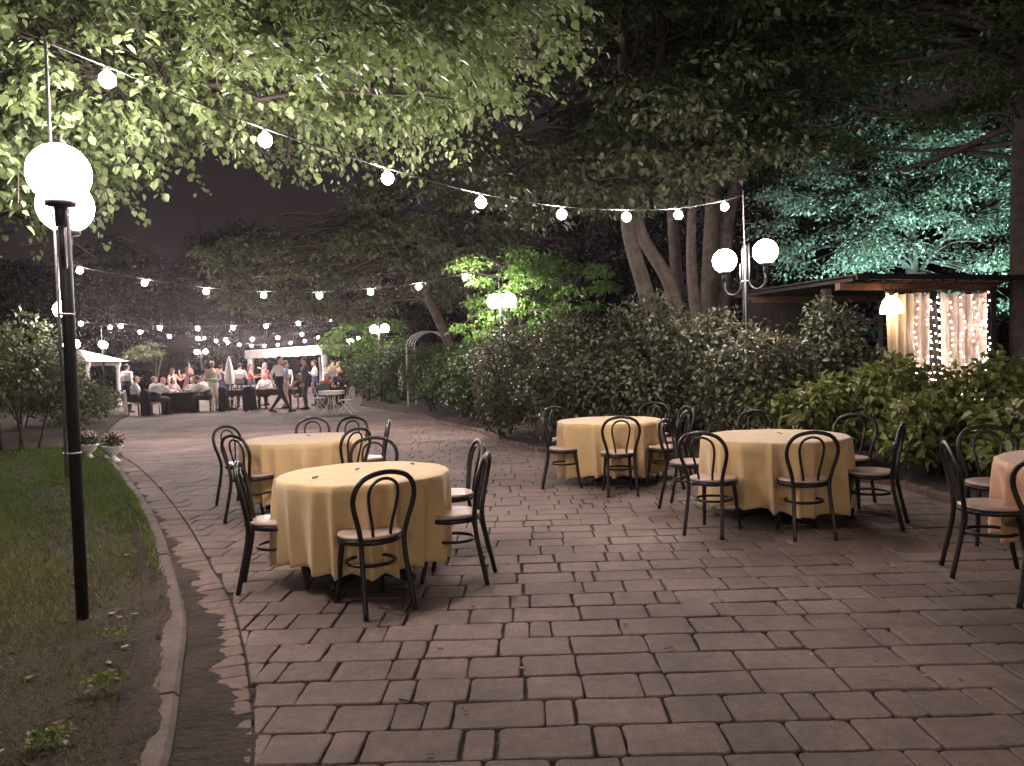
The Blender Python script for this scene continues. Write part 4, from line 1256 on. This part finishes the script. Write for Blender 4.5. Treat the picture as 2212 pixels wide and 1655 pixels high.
gz = empty('white_porch', (-20.5, 37.0, -.1), R(-12)); tag(gz, 'small white porch with shingled roof and round columns at far left', 'porch')
for sx in (-1.1, .0, 1.25):
    MB().lathe([(.13, 0), (.13, .1), (.1, .14), (.09, 1.9), (.12, 1.95), (.12, 2.02), (0, 2.02)], 12, (sx, -1.0, 0)).build('column', M['white_paint'], gz, True)
for sx in (-1.1, 1.25):
    MB().lathe([(.13, 0), (.13, .1), (.1, .14), (.09, 1.9), (.12, 1.95), (.12, 2.02), (0, 2.02)], 12, (sx, 1.0, 0)).build('column', M['white_paint'], gz, True)
MB().box((.05, -1.0, 2.1), (2.7, .14, .16)).build('beam', M['white_paint'], gz)
MB().box((.05, 1.0, 2.1), (2.7, .14, .16)).build('beam', M['white_paint'], gz)
for k in range(7):
    u0, u1 = k / 7, (k + 1) / 7 + .02
    def pt(u, s, z): return ((1 - u) * 1.55 * s[0] + .05, (1 - u) * 1.45 * s[1], 2.18 + u * .62 + z)
    cr = [(-1, -1), (1, -1), (1, 1), (-1, 1)]
    v = [pt(u0, c, .03) for c in cr] + [pt(u1, c, .0) for c in cr]
    MB().add(v, [(i, (i + 1) % 4, 4 + (i + 1) % 4, 4 + i) for i in range(4)]).build('roof_course', M['white_paint'], gz)

# ================================================================== closed parasol
pu = empty('parasol', (-10.88, 30, 0)); tag(pu, 'closed cream parasol standing among the guests', 'parasol')
MB().tube([(0, 0, .05), (0, 0, 2.0)], .022, 8).build('pole', M['white_paint'], pu)
MB().lathe([(.22, 0), (.22, .05), (.04, .1), (0, .1)], 16).build('base', M['iron'], pu)
v = []; f = []
prof = [(.11, .98), (.16, 1.05), (.17, 1.2), (.15, 1.4), (.11, 1.65), (.06, 1.9), (.02, 2.04), (.004, 2.07)]
for (r, z) in prof:
    for i in range(24):
        a = 2 * math.pi * i / 24
        q = r * (1 + .18 * math.cos(8 * a)); v.append((q * math.cos(a), q * math.sin(a), z))
for j in range(len(prof) - 1):
    for i in range(24): f.append((j * 24 + i, j * 24 + (i + 1) % 24, (j + 1) * 24 + (i + 1) % 24, (j + 1) * 24 + i))
MB().add(v, f).build('folded_canopy', M['white_cloth'], pu, True)

# ================================================================== white bistro set
bt = empty('bistro_table', (-5.95, 25.6, 0)); tag(bt, 'white iron bistro table standing right of the guests', 'table')
MB().lathe([(0, .7), (.42, .7), (.43, .71), (.43, .74), (0, .74)], 28).build('table_top', M['white_paint'], bt)
n = 40; MB().lathe([(.42, .62), (.425, .7)], 28).build('apron', M['white_paint'], bt)
for k in range(4):
    a = k * math.pi / 2 + .5; c, s = math.cos(a), math.sin(a)
    MB().tube(crom([(c * .2, s * .2, .7), (c * .1, s * .1, .45), (c * .16, s * .16, .25), (c * .3, s * .3, .08), (c * .4, s * .4, .0)], 4), .013, 6).build('leg', M['white_paint'], bt, True)
def bistro_chair(x, y, rz, label):
    t = empty('bistro_chair', (x, y, 0), rz); tag(t, label, 'chair', 'white folding bistro chairs')
    MB().lathe([(0, .44), (.19, .44), (.2, .45), (.2, .465), (0, .465)], 22).build('seat', M['white_paint'], t)
    for s in (-.17, .17):
        MB().tube([(s, .24, 0), (s, -.12, .46), (s, -.19, .62)], .011, 6).build('leg', M['white_paint'], t)
        MB().tube([(s * .9, -.26, 0), (s * .9, .16, .45)], .011, 6).build('leg', M['white_paint'], t)
    MB().tube([(.17 * math.cos(a), -.2 - .03 * math.sin(a), .64 + .25 * math.sin(a)) for a in np.linspace(-.3, math.pi + .3, 17)], .011, 6).build('back_hoop', M['white_paint'], t, True)
    for k in (-1, 0, 1):
        MB().tube([(k * .02, -.19, .58), (k * .1, -.215, .74), (k * .07, -.225, .86)], .006, 5).build('back_scroll', M['white_paint'], t)
bistro_chair(-5.32, 24.9, R(75), 'white folding bistro chair at the right of the white table')
bistro_chair(-6.75, 27.2, R(-100), 'white folding bistro chair at the left of the white table')

# ================================================================== dinner tables, covered chairs
def dinner_table(name, x, y, lx_, ly_, rz, m, label):
    t = empty(name, (x, y, 0), rz); tag(t, label, 'table', 'dinner tables on the terrace')
    n = 96; v = []; f = []
    for j, (z, g_) in enumerate(((.745, 0), (.735, .01), (.5, .03), (.25, .05), (.06, .06)) if m == 'black_cover' else ((.745, 0), (.735, .01), (.68, .02), (.6, .03), (.52, .03))):
        for i in range(n):
            a = 2 * math.pi * i / n
            c, s = math.cos(a), math.sin(a)
            e = .16
            px = math.copysign(abs(c) ** e, c) * lx_ / 2; py = math.copysign(abs(s) ** e, s) * ly_ / 2
            k = 1 + g_ * (math.sin(a * 24) * .6 + .3) * .4
            v.append((px * k, py * k, z))
    for j in range(4):
        for i in range(n): f.append((j * n + i, (j + 1) * n + i, (j + 1) * n + (i + 1) % n, j * n + (i + 1) % n))
    f.append(tuple(range(n)))
    MB().add(v, f).build('cloth', M[m], t, True)
    for sx in (-.4, .4):
        for sy in (-.35, .35): MB().box((sx * lx_, sy * ly_, .36), (.04, .04, .72)).build('leg', M['iron'], t)
    return t
dinner_table('dinner_table', -12.45, 29.15, 1.15, 1.0, R(10), 'black_cover', 'black-clothed dinner table between the seated guests at left')
dinner_table('dinner_table', -9.65, 29.9, 2.6, .9, R(0), 'wine_cloth', 'long dinner table crowded with glasses behind the waiter')
dinner_table('dinner_table', -7.1, 30.2, 1.2, .9, R(0), 'wine_cloth', 'small dinner table behind the man in the grey suit')
def glassware(x, y, z, kind, label, s=1.0):
    if kind == 'glass': pr = [(.03, 0), (.03, .004), (.005, .01), (.005, .08), (.03, .1), (.036, .13), (.032, .17), (.029, .17), (.033, .13), (.0, .095)]
    elif kind == 'bottle': pr = [(.036, 0), (.038, .01), (.038, .17), (.03, .2), (.014, .23), (.013, .29), (0, .29)]
    else: pr = [(.0, .01), (.07, .008), (.125, .02), (.13, .024), (.12, .016), (.06, .0), (0, 0)]
    o = MB().lathe([(r * s, q * s) for r, q in pr], 12).build({'glass': 'wine_glass', 'bottle': 'bottle', 'plate': 'plate'}[kind], M['glass_ware'] if kind != 'plate' else M['white_paint'], None, True)
    o.location = (x, y, z)
    tag(o, label, kind, {'glass': 'glasses', 'bottle': 'bottles', 'plate': 'plates'}[kind] + ' on the dinner tables')
for k in range(26): glassware(-10.8 + k * .092, 29.6 + .45 * random.random(), .747, 'glass', 'stemmed glass on the long dinner table behind the waiter')
for k in range(5): glassware(-10.5 + k * .45, 29.9, .747, 'plate', 'white plate on the long dinner table behind the waiter')
for k in range(5): glassware(-12.85 + k * .2, 28.95 + .3 * random.random(), .747, 'glass', 'stemmed glass on the black-clothed table at left')
glassware(-11.75, 29.25, .747, 'bottle', 'pale bottle at the right end of the black-clothed table', 1.1)
glassware(-9.2, 30.0, .747, 'bottle', 'bottle in the middle of the long dinner table', 1.1)
for k in range(5): glassware(-7.5 + k * .2, 30.0, .747, 'glass', 'stemmed glass on the small table behind the suited man')
fa = empty('flower_arrangement', (-7.0, 30.3, .747)); tag(fa, 'tall white flower arrangement on the small table', 'flowers')
MB().lathe([(.06, 0), (.05, .03), (.02, .1), (.02, .35), (.06, .42), (0, .42)], 12).build('vase', M['glass_ware'], fa, True)
P, d = blob_leaves([(0, 0, .62, .2, .2, .2)], 260, .5)
leaves('blossom', P, rand_dirs(len(P)), rand_dirs(len(P)), .09, M['flower'], fa, width=.9)['kind'] = 'stuff'

def covered_chair(x, y, rz, label, m='black_cover'):
    t = empty('covered_chair', (x, y, 0), rz); tag(t, label, 'chair', 'covered chairs at the dinner tables')
    # back panel with rounded top, local back at -y
    n = 24; v = []; f = []
    outline = [(.24 - .02 * math.sin(a * 3), .08) for a in (0,)]
    pts = [(.25, .05), (.23, .3), (.22, .6), (.205, .8)] + [(.205 * math.cos(a), .8 + .12 * math.sin(a)) for a in np.linspace(.2, math.pi - .2, 9)] + [(-.205, .8), (-.22, .6), (-.23, .3), (-.25, .05)] + [(-.13, .0), (-.04, .1), (.05, .02), (.14, .09)]
    for (dy) in (-.27, -.19):
        for (px, pz) in pts: v.append((px, dy - .06 * max(0, pz - .45) + random.uniform(-.004, .004), pz))
    k = len(pts)
    f.append(tuple(range(k))); f.append(tuple(range(2 * k - 1, k - 1, -1)))
    for i in range(k): f.append((i, k + i, k + (i + 1) % k, (i + 1) % k))
    MB().add(v, f).build('back_cover', M[m], t)
    MB().box((0, .01, .45), (.36, .36, .03)).build('seat', M['seat'] if m == 'black_cover' else M[m], t)
    for sx in (-.18, .18):
        for sy in (-.17, .18): MB().tube([(sx, sy, 0), (sx * .9, sy * .9, .43)], .015, 6).build('leg', M['black_wood'], t)
CC = [(-13.55, 27.75, 30, 'white_cloth', 'chair draped with a pale jacket under the guest in a cap'), (-12.75, 27.45, 65, 'black_cover', 'black covered chair of the bald man in a white shirt'), (-11.05, 29.0, 185, 'black_cover', 'black covered chair of the guest leaning over the left table'),
      (-10.5, 28.75, 60, 'black_cover', 'black covered chair in front of the closed parasol'), (-9.42, 28.1, 92, 'black_cover', 'black covered chair alone left of the walking waiter'), (-7.0, 29.0, 100, 'grey_green', 'pale green covered chair behind the suited man'), (-6.95, 29.5, 80, 'black_cover', 'covered chair of the white-haired guest')]
for (x, y, h, m, lab) in CC:
    covered_chair(x, y, R(h - 90), lab, m)

# ================================================================== people
FAB = {}
def fab(name, c, rough=.75):
    if name not in FAB: FAB[name] = mat('fabric_' + name, c, tuple(x * .82 for x in c), rough=rough, scale=12)
    return FAB[name]
SKIN = {'fair': mat('skin_fair', (.55, .33, .25), (.48, .28, .21), rough=.5, scale=9), 'tan': mat('skin_tan', (.42, .24, .17), (.36, .2, .14), rough=.5, scale=9), 'brown': mat('skin_brown', (.22, .11, .075), (.18, .09, .06), rough=.5, scale=9)}
HAIR = {'dark': mat('hair_dark', (.02, .014, .011), rough=.45, scale=30), 'brown': mat('hair_brown', (.07, .04, .025), rough=.45, scale=30), 'grey': mat('hair_grey', (.25, .23, .22), rough=.5, scale=30), 'white': mat('hair_white', (.65, .6, .56), rough=.5, scale=30)}

STAND = dict(pel=(0, 0, .95), wst=(0, .01, 1.10), chs=(0, 0, 1.30), nck=(0, -.02, 1.46), hed=(0, .015, 1.625),
             hip=(.085, 0, .93), kne=(.095, .03, .50), ank=(.10, -.02, .09), toe=(.115, .15, .035),
             sho=(.175, -.015, 1.405), elb=(.225, -.03, 1.13), wri=(.225, .07, .90), hnd=(.215, .10, .80))
def pose(base=None, **kw):
    """kw keys like elbR=(x,y,z); sides R (+x) and L (-x)"""
    P = {}
    for k, v in STAND.items():
        if k in ('pel', 'wst', 'chs', 'nck', 'hed'): P[k] = v
        else:
            P[k + 'R'] = v; P[k + 'L'] = (-v[0], v[1], v[2])
    if base: P.update(base)
    P.update(kw)
    return P
SIT = {}
for s, n in ((1, 'R'), (-1, 'L')):
    SIT.update({'hip' + n: (.09 * s, 0, .53), 'kne' + n: (.12 * s, .42, .52), 'ank' + n: (.12 * s, .40, .09), 'toe' + n: (.13 * s, .56, .035),
                'sho' + n: (.19 * s, .0, 1.0), 'elb' + n: (.29 * s, .08, .78), 'wri' + n: (.2 * s, .30, .78), 'hnd' + n: (.14 * s, .39, .79)})
SIT.update(dict(pel=(0, 0, .56), wst=(0, .0, .70), chs=(0, .0, .90), nck=(0, .0, 1.06), hed=(0, .05, 1.22)))
SITLEAN = dict(SIT)
for k, (dy, dz) in dict(wst=(.03, -.01), chs=(.12, -.03), nck=(.22, -.07), hed=(.32, -.08), shoR=(.2, -.06), shoL=(.2, -.06), elbR=(.3, .0), elbL=(.3, 0), wriR=(.32, .01), wriL=(.32, .01), hndR=(.32, .01), hndL=(.32, .01)).items():
    a = SITLEAN[k]; SITLEAN[k] = (a[0], a[1] + dy, a[2] + dz)

ICO = None
def ico():
    global ICO
    if ICO is None:
        import bmesh
        bm = bmesh.new(); bmesh.ops.create_icosphere(bm, subdivisions=2, radius=1)
        ICO = (np.array([v.co for v in bm.verts]), [tuple(v.index for v in f.verts) for f in bm.faces]); bm.free()
    return ICO

def person(loc, head_deg, P, label, top, bottom, skin='fair', hair='dark', hair_style='short', scale=1.0, sleeve='long', shoes='black', build=1.0, female=False, vox=.017, dress=None, group='guests at the far terrace', extra=None):
    S = SKIN[skin]
    mats = [S, top, bottom, fab(shoes, {'black': (.012, .011, .011), 'tan': (.2, .12, .07), 'white': (.6, .58, .56)}[shoes], .5)]
    sp = []   # (center, radii, label)
    def chain(a, b, ra, rb, lab, sx=1.0):
        a, b = np.array(P[a] if isinstance(a, str) else a, float), np.array(P[b] if isinstance(b, str) else b, float)
        n = max(2, int(np.linalg.norm(b - a) / (min(ra, rb) * .55)) + 1)
        for t in np.linspace(0, 1, n):
            r = ra + (rb - ra) * t
            sp.append((a + (b - a) * t, (r * sx, r, r), lab))
    w = build * 1.12
    g = .92 if female else 1.0
    chain('pel', 'wst', .112 * w, .10 * w * g, 2, 1.32)
    chain('wst', 'chs', .10 * w * g, .108 * w, 1, 1.30)
    nk = np.array(P['nck']); ch = np.array(P['chs'])
    chain(ch, ch + (nk - ch) * .62, .108 * w, .075 * w, 1, 1.55)
    chain(nk + (ch - nk) * .35, nk + (np.array(P['hed']) - nk) * .55, .062, .052, 0)
    hd = np.array(P['hed'])
    sp.append((hd + np.array([0, -.008, .018]), (.074, .092, .098), 0))
    sp.append((hd + np.array([0, .018, -.045]), (.058, .07, .07), 0))
    sp.append((hd + np.array([0, .1, -.012]), (.014, .02, .022), 0))          # nose
    sp.append((hd + np.array([0, .082, .03]), (.045, .018, .012), 0))         # brow
    sp.append((hd + np.array([0, .086, -.052]), (.026, .014, .010), 0))       # lips
    sp.append((hd + np.array([0, .068, -.09]), (.026, .024, .02), 0))         # chin
    for s in (-1, 1): sp.append((hd + np.array([s * .076, -.005, -.01]), (.012, .02, .03), 0))
    for n, s in (('R', 1), ('L', -1)):
        chain('sho' + n, 'elb' + n, .056 * w * g, .043 * w * g, 1 if sleeve != 'none' else 0)
        chain('elb' + n, 'wri' + n, .042 * w * g, .029 * g, 1 if sleeve == 'long' else 0)
        chain('sho' + n, nk + np.array([0, 0, -.03]), .055 * g, .06 * g, 1 if sleeve != 'none' else 0)
        wr, hn = np.array(P['wri' + n]), np.array(P['hnd' + n])
        d = hn - wr; ln = np.linalg.norm(d); d = d / max(ln, 1e-6)
        side = np.cross(d, [0, 1, .2]); side /= max(np.linalg.norm(side), 1e-6)
        chain(wr, wr + d * .075, .028, .03, 0)
        for k, fl in zip((-1.5, -.5, .5, 1.5), (.06, .078, .075, .058)):     # fingers, slightly curled
            a = wr + d * .08 + side * k * .02
            kn = a + d * fl * .55 + np.array([0, .006, 0]); tp = kn + d * fl * .42 + np.array([0, .02, 0])
            chain(a, kn, .0125, .011, 0); chain(kn, tp, .011, .0095, 0)
        th = wr + d * .035 + side * .028 * s
        chain(th, th + d * .045 + side * .026 * s + np.array([0, .015, 0]), .0135, .0105, 0)
        chain('hip' + n, 'kne' + n, .083 * w, .056 * w, 2 if dress is None else 0)
        chain('kne' + n, 'ank' + n, .056 * (w if dress is None else .9), .038, 2 if dress is None else 0)
        chain('hip' + n, 'pel', .085 * w, .09 * w, 2)
        an, to = np.array(P['ank' + n]), np.array(P['toe' + n])
        f0 = an + (to - an) * np.array([-.25, -.25, .0]) + np.array([0, 0, -.04])
        chain(f0, to, .042, .032, 3); chain(an, f0, .04, .042, 3)
    V0, F0 = ico()
    vs, fs = [], []
    for c, r, lab in sp:
        k = len(vs) * len(V0)
        vs.append(V0 * np.array(r) + c); fs += [tuple(i + k for i in q) for q in F0]
    me = bpy.data.meshes.new('tmp'); me.from_pydata(np.concatenate(vs).tolist(), [], fs)
    ob = lnk(bpy.data.objects.new('tmp', me))
    md = ob.modifiers.new('r', 'REMESH'); md.mode = 'VOXEL'; md.voxel_size = vox
    ms = ob.modifiers.new('s', 'SMOOTH'); ms.iterations = 2; ms.factor = .5
    dg = bpy.context.evaluated_depsgraph_get()
    em = bpy.data.meshes.new_from_object(ob.evaluated_get(dg))
    em.name = 'person'
    bpy.data.objects.remove(ob)
    nf = len(em.polygons)
    ctr = np.zeros(nf * 3); em.polygons.foreach_get('center', ctr); ctr = ctr.reshape(-1, 3)
    Cc = np.array([s[0] for s in sp]); Rr = np.array([s[1] for s in sp]); Lb = np.array([s[2] for s in sp])
    best = np.full(nf, 1e9); lab = np.zeros(nf, int)
    for c, r, l in zip(Cc, Rr, Lb):
        q = np.linalg.norm((ctr - c) / r, axis=1) * r.mean() - r.mean()
        m_ = q < best; best[m_] = q[m_]; lab[m_] = l
    em.materials.clear()
    for m_ in mats: em.materials.append(m_)
    em.polygons.foreach_set('material_index', lab.astype(np.int32))
    em.polygons.foreach_set('use_smooth', [True] * nf)
    em.update()
    o = lnk(bpy.data.objects.new('person', em))
    o.location = loc; o.rotation_euler = (0, 0, R(head_deg - 90)); o.scale = (scale,) * 3
    tag(o, label, 'person', group)
    # eyes
    eb = MB()
    for s in (-1, 1): eb.ball(hd + np.array([s * .03, .083, .008]), .0105, 8, 6)
    eb2 = eb.build('eyes', fab('eye', (.03, .022, .018), .2), o, True); eb2['kind'] = 'stuff'
    # hair
    if hair:
        hb = MB()
        hb.ball(hd + np.array([0, -.028, .04]), 1, 16, 10, (.083, .094, .092))
        if hair_style == 'long':
            for k in range(7):
                u = k / 6; hb.ball(hd + np.array([0, -.075 - .02 * u, .02 - .3 * u]), 1, 12, 8, (.082 - .015 * u, .05, .075))
        if hair_style == 'bun': hb.ball(hd + np.array([0, -.12, .05]), .05, 12, 8)
        if hair_style == 'bob':
            for s in (-1, 1): hb.ball(hd + np.array([s * .055, -.03, -.05]), 1, 10, 8, (.04, .07, .09))
        hb.build('hair', HAIR[hair], o, True)
    if dress is not None:
        dm, hem = dress
        pz = P['pel'][2]
        sit = pz < .7
        b = MB()
        n = 28
        prof = [(P['chs'][2] + .06, .115), (P['chs'][2], .125), (P['wst'][2] + .02, .108), (pz, .15), (pz - .12, .17)] + ([] if sit else [((pz - .12 + hem) / 2, .19), (hem, .235)])
        v = []; f = []
        for j, (z, r) in enumerate(prof):
            u = j / (len(prof) - 1)
            for i in range(n):
                a = 2 * math.pi * i / n
                q = r * w * (1 + .07 * math.sin(a * 7) * u)
                v.append((q * 1.22 * math.cos(a), q * math.sin(a) + (0 if z > .9 else .005), z))
        for j in range(len(prof) - 1):
            for i in range(n): f.append((j * n + i, j * n + (i + 1) % n, (j + 1) * n + (i + 1) % n, (j + 1) * n + i))
        b.add(v, f).build('dress', dm, o, True)
    if extra: extra(o, P)
    return o

WHITE = fab('white_shirt', (.86, .82, .79)); DARK = fab('dark_trousers', (.016, .015, .02)); CREAM = fab('cream', (.6, .54, .44)); BEIGE = fab('beige_shirt', (.45, .34, .28)); GREY = fab('grey_tee', (.36, .33, .31))
SUIT = fab('grey_suit', (.055, .06, .075)); BLUE = fab('light_blue', (.42, .5, .66)); PINK = fab('hot_pink', (.75, .06, .17)); CORAL = fab('coral', (.68, .12, .09)); NAVY = fab('navy', (.02, .02, .05)); BLUSH = fab('blush', (.62, .45, .42)); MAUVE = fab('mauve', (.2, .1, .11)); WINE = fab('wine', (.12, .03, .04)); JEANS = fab('jeans', (.05, .08, .16)); BLACK = fab('black', (.014, .013, .014)); ORANGE = fab('orange', (.8, .2, .1)); OFFW = fab('off_white_dress', (.72, .62, .6))

def bow_tie(o, P):
    n_ = np.array(P['nck'])
    b = MB()
    for s in (-1, 1): b.add([tuple(n_ + np.array(q)) for q in ((0, .085, -.005), (s * .045, .09, .02), (s * .045, .09, -.03), (0, .098, -.005))], [(0, 1, 2), (3, 2, 1), (0, 3, 1), (0, 2, 3)])
    b.build('bow_tie', BLACK, o)
def suit_front(o, P):
    n_ = np.array(P['nck'])
    MB().add([tuple(n_ + np.array(q)) for q in ((-.045, .075, .0), (.045, .075, .0), (0, .12, -.24), (0, .135, -.14))], [(0, 2, 3), (3, 2, 1), (0, 3, 1)]).build('shirt_front', WHITE, o)
def cap(o, P):
    h = np.array(P['hed'])
    MB().ball(h + np.array([0, -.015, .045]), 1, 16, 8, (.09, .102, .082)).ball(h + np.array([0, .09, .05]), 1, 14, 6, (.07, .07, .012)).build('cap', fab('cap_cream', (.55, .5, .46)), o, True)
def green_bag(o, P):
    pass

# waiter mid-stride
person((-8.0, 26.75, .0), -14, pose(hipR=(.085, .02, .92), kneR=(.09, .16, .50), ankR=(.085, .40, .10), toeR=(.09, .57, .07), hipL=(-.085, -.02, .92), kneL=(-.09, -.05, .50), ankL=(-.09, -.36, .11), toeL=(-.10, -.20, .035), elbR=(.24, -.14, 1.15), wriR=(.25, -.08, .91), hndR=(.25, -.04, .82), elbL=(-.23, -.08, 1.14), wriL=(-.23, .06, .92), hndL=(-.22, .11, .83), chs=(0, .02, 1.30), nck=(0, .02, 1.46), hed=(0, .055, 1.62)),
       'waiter in white shirt and bow tie striding right across the terrace', WHITE, DARK, 'fair', 'dark', scale=1.12, build=1.05, vox=.013, extra=bow_tie)
person((-7.5, 28.2, 0), 205, pose(), 'bearded man in a grey suit standing sideways facing left', SUIT, SUIT, 'fair', 'dark', scale=1.09, build=1.1, vox=.014, extra=suit_front)
person((-11.35, 29.5, 0), -58, pose(elbR=(.25, .0, 1.12), wriR=(.12, .26, 1.07), hndR=(.03, .33, 1.07), elbL=(-.25, 0, 1.12), wriL=(-.1, .27, 1.04), hndL=(-.02, .34, 1.05)), 'man in beige shirt and white trousers standing with a green bundle', BEIGE, fab('white_trousers', (.7, .64, .58)), 'brown', 'grey', sleeve='short', scale=1.08, build=1.2, vox=.014)
gb = MB().ball((0, 0, 0), 1, 14, 10, (.13, .07, .09))
gb.v = [(x * (1 + .12 * math.sin(9 * y + 20 * z)), y, z * (1 + .1 * math.sin(15 * x))) for x, y, z in gb.v]
o = gb.build('cloth_bundle', fab('mint_green', (.25, .6, .36)), None, True); o.location = (-11.13, 29.12, 1.15); tag(o, 'mint green bundle held by the man in white trousers', 'bundle')
person((-8.55, 29.4, 0), -150, pose(elbR=(.24, .02, 1.13), wriR=(.15, .26, 1.0), hndR=(.1, .34, 1.0)), 'man in light blue shirt and cream trousers behind the waiter', BLUE, CREAM, 'tan', 'grey', sleeve='short', scale=1.04)
person((-14.83, 30.0, 0), 70, pose(), 'man in white shirt standing with his back turned at far left', WHITE, DARK, 'tan', 'dark', build=1.3, scale=1.08)
person((-13.5, 27.85, -.03), 32, pose(SIT), 'seated guest in cap and pale jacket at far left', WHITE, DARK, 'fair', 'dark', extra=cap, sleeve='long', build=1.35, scale=1.08)
person((-12.72, 27.6, -.03), 62, pose(SITLEAN), 'bald seated man in a white shirt seen from behind', WHITE, DARK, 'fair', None, build=1.4, scale=1.1)
person((-11.35, 28.98, -.03), 183, pose(SITLEAN), 'seated man in white shirt leaning left over the black table', WHITE, DARK, 'tan', 'dark', build=1.3, scale=1.1)
person((-13.05, 29.9, -.03), -40, pose(SIT), 'seated woman with brown hair behind the black table, left', BLUSH, DARK, 'fair', 'brown', 'bob', female=True, dress=(BLUSH, .4), sleeve='none')
person((-12.3, 30.0, -.03), -100, pose(SIT), 'seated woman with brown hair behind the black table, right', WHITE, DARK, 'fair', 'brown', 'bob', female=True, dress=(WHITE, .4), sleeve='none')
person((-14.2, 32.6, 0), 70, pose(elbR=(.3, .12, 1.2), wriR=(.34, .28, 1.3), hndR=(.35, .33, 1.38)), 'woman in a long pale dress dancing at left with long hair', OFFW, OFFW, 'fair', 'brown', 'long', female=True, dress=(OFFW, .12), sleeve='none', scale=.97)
person((-14.0, 33.6, 0), 100, pose(elbL=(-.3, .05, 1.3), wriL=(-.36, .1, 1.5), hndL=(-.37, .12, 1.58)), 'dancing woman in a dusky mauve dress behind the pale dress', MAUVE, MAUVE, 'fair', 'brown', 'long', female=True, dress=(MAUVE, .5), sleeve='none', scale=.98)
person((-13.55, 33.0, 0), 200, pose(shoL=(-.18, 0, 1.42), elbL=(-.34, .1, 1.5), wriL=(-.36, .08, 1.74), hndL=(-.35, .08, 1.82)), 'dancing woman with one arm raised high at left', BLACK, BLACK, 'fair', 'dark', 'bun', female=True, dress=(BLACK, .5), sleeve='none')
person((-11.95, 32.0, 0), 95, pose(elbR=(.3, .08, 1.2), wriR=(.4, .2, 1.25), hndR=(.45, .25, 1.3)), 'woman in a backless navy dress seen from behind by the parasol', NAVY, NAVY, 'tan', 'dark', 'bun', female=True, dress=(NAVY, .45), sleeve='none')
person((-12.05, 33.2, 0), -80, pose(), 'man in white shirt facing the camera behind the navy dress', WHITE, DARK, 'fair', 'dark')
person((-11.0, 31.5, 0), 85, pose(elbR=(.26, .03, 1.14), wriR=(.2, .22, 1.05), hndR=(.18, .3, 1.06)), 'broad man in a grey tee shirt seen from behind', GREY, fab('charcoal', (.03, .03, .033)), 'tan', 'dark', sleeve='short', build=1.2, scale=1.03)
person((-10.75, 32.0, 0), 20, pose(elbR=(.3, .16, 1.18), wriR=(.34, .42, 1.22), hndR=(.36, .52, 1.26), elbL=(-.28, .1, 1.2), wriL=(-.2, .35, 1.3), hndL=(-.18, .44, 1.34)), 'woman in a coral top with long brown hair reaching right', CORAL, JEANS, 'tan', 'brown', 'long', female=True, sleeve='none')
person((-10.15, 32.0, 0), 165, pose(elbR=(.3, .1, 1.35), wriR=(.24, .3, 1.5), hndR=(.2, .38, 1.55)), 'woman in a hot pink dress dancing left of the waiter', PINK, PINK, 'fair', 'grey', 'bob', female=True, dress=(PINK, .5), sleeve='none', scale=1.02)
person((-7.85, 31.0, 0), 200, pose(elbL=(-.26, .06, 1.16), wriL=(-.3, .28, 1.3), hndL=(-.3, .36, 1.36)), 'man in white shirt and jeans dancing right of the suited man', WHITE, JEANS, 'fair', 'dark', scale=1.04)
person((-7.05, 29.55, -.03), 92, pose(SIT), 'white-haired seated guest seen from behind at right', CORAL, DARK, 'fair', 'white', 'bob', sleeve='none', female=True)
person((-6.65, 30.2, -.03), 110, pose(SIT), 'dark-haired seated guest at the right end by the leaves', NAVY, DARK, 'fair', 'dark', 'bob', female=True, sleeve='short')
person((-6.95, 31.4, 0), 190, pose(), 'guest in an orange top at the right end of the party', ORANGE, BLACK, 'tan', 'brown', 'long', female=True, sleeve='none')
person((-8.0, 29.3, -.03), -70, pose(SIT), 'seated woman with bare legs left of the suited man', fab('dark_green', (.02, .07, .06)), BLACK, 'fair', 'brown', 'bob', female=True, dress=(fab('dark_green', (.02, .07, .06)), .4), sleeve='none')

person((-13.15, 28.5, -.03), 40, pose(SIT), 'seated guest in white between the cap and the bald man', WHITE, DARK, 'tan', 'grey', build=1.25, scale=1.05)
person((-11.85, 29.85, -.03), -120, pose(SIT), 'seated guest in white facing the camera behind the leaning man', WHITE, DARK, 'fair', 'brown', build=1.15, scale=1.05)
person((-9.7, 30.6, -.03), -90, pose(SIT), 'seated guest in white behind the long dinner table', WHITE, DARK, 'fair', 'grey', build=1.1, scale=1.05)
person((-9.05, 31.3, 0), -100, pose(), 'standing guest in pale blouse between pink dress and waiter', OFFW, BLACK, 'fair', 'brown', 'bob', female=True)
person((-7.35, 32.0, 0), -60, pose(elbR=(.26, .06, 1.16), wriR=(.3, .28, 1.3), hndR=(.3, .36, 1.36)), 'dancer in white at the right end beside the flowers', WHITE, BLACK, 'tan', 'dark')

# ================================================================== night haze
if HAZE > 0:
    o = MB().box((-2, 30, 9.4), (110, 110, 21.2)).build('haze', M['wire'])
    o.data.materials.clear()
    m = bpy.data.materials.new('thin_night_haze'); m.use_nodes = True
    nt = m.node_tree; nt.nodes.clear()
    pv = nt.nodes.new('ShaderNodeVolumePrincipled')
    pv.inputs['Color'].default_value = (.92, .84, .88, 1)
    pv.inputs['Density'].default_value = HAZE
    pv.inputs['Anisotropy'].default_value = .88
    mo = nt.nodes.new('ShaderNodeOutputMaterial')
    nt.links.new(pv.outputs[0], mo.inputs['Volume'])
    o.data.materials.append(m)
    tag(o, 'thin mauve night haze glowing round the lamps', 'haze', None, 'stuff')
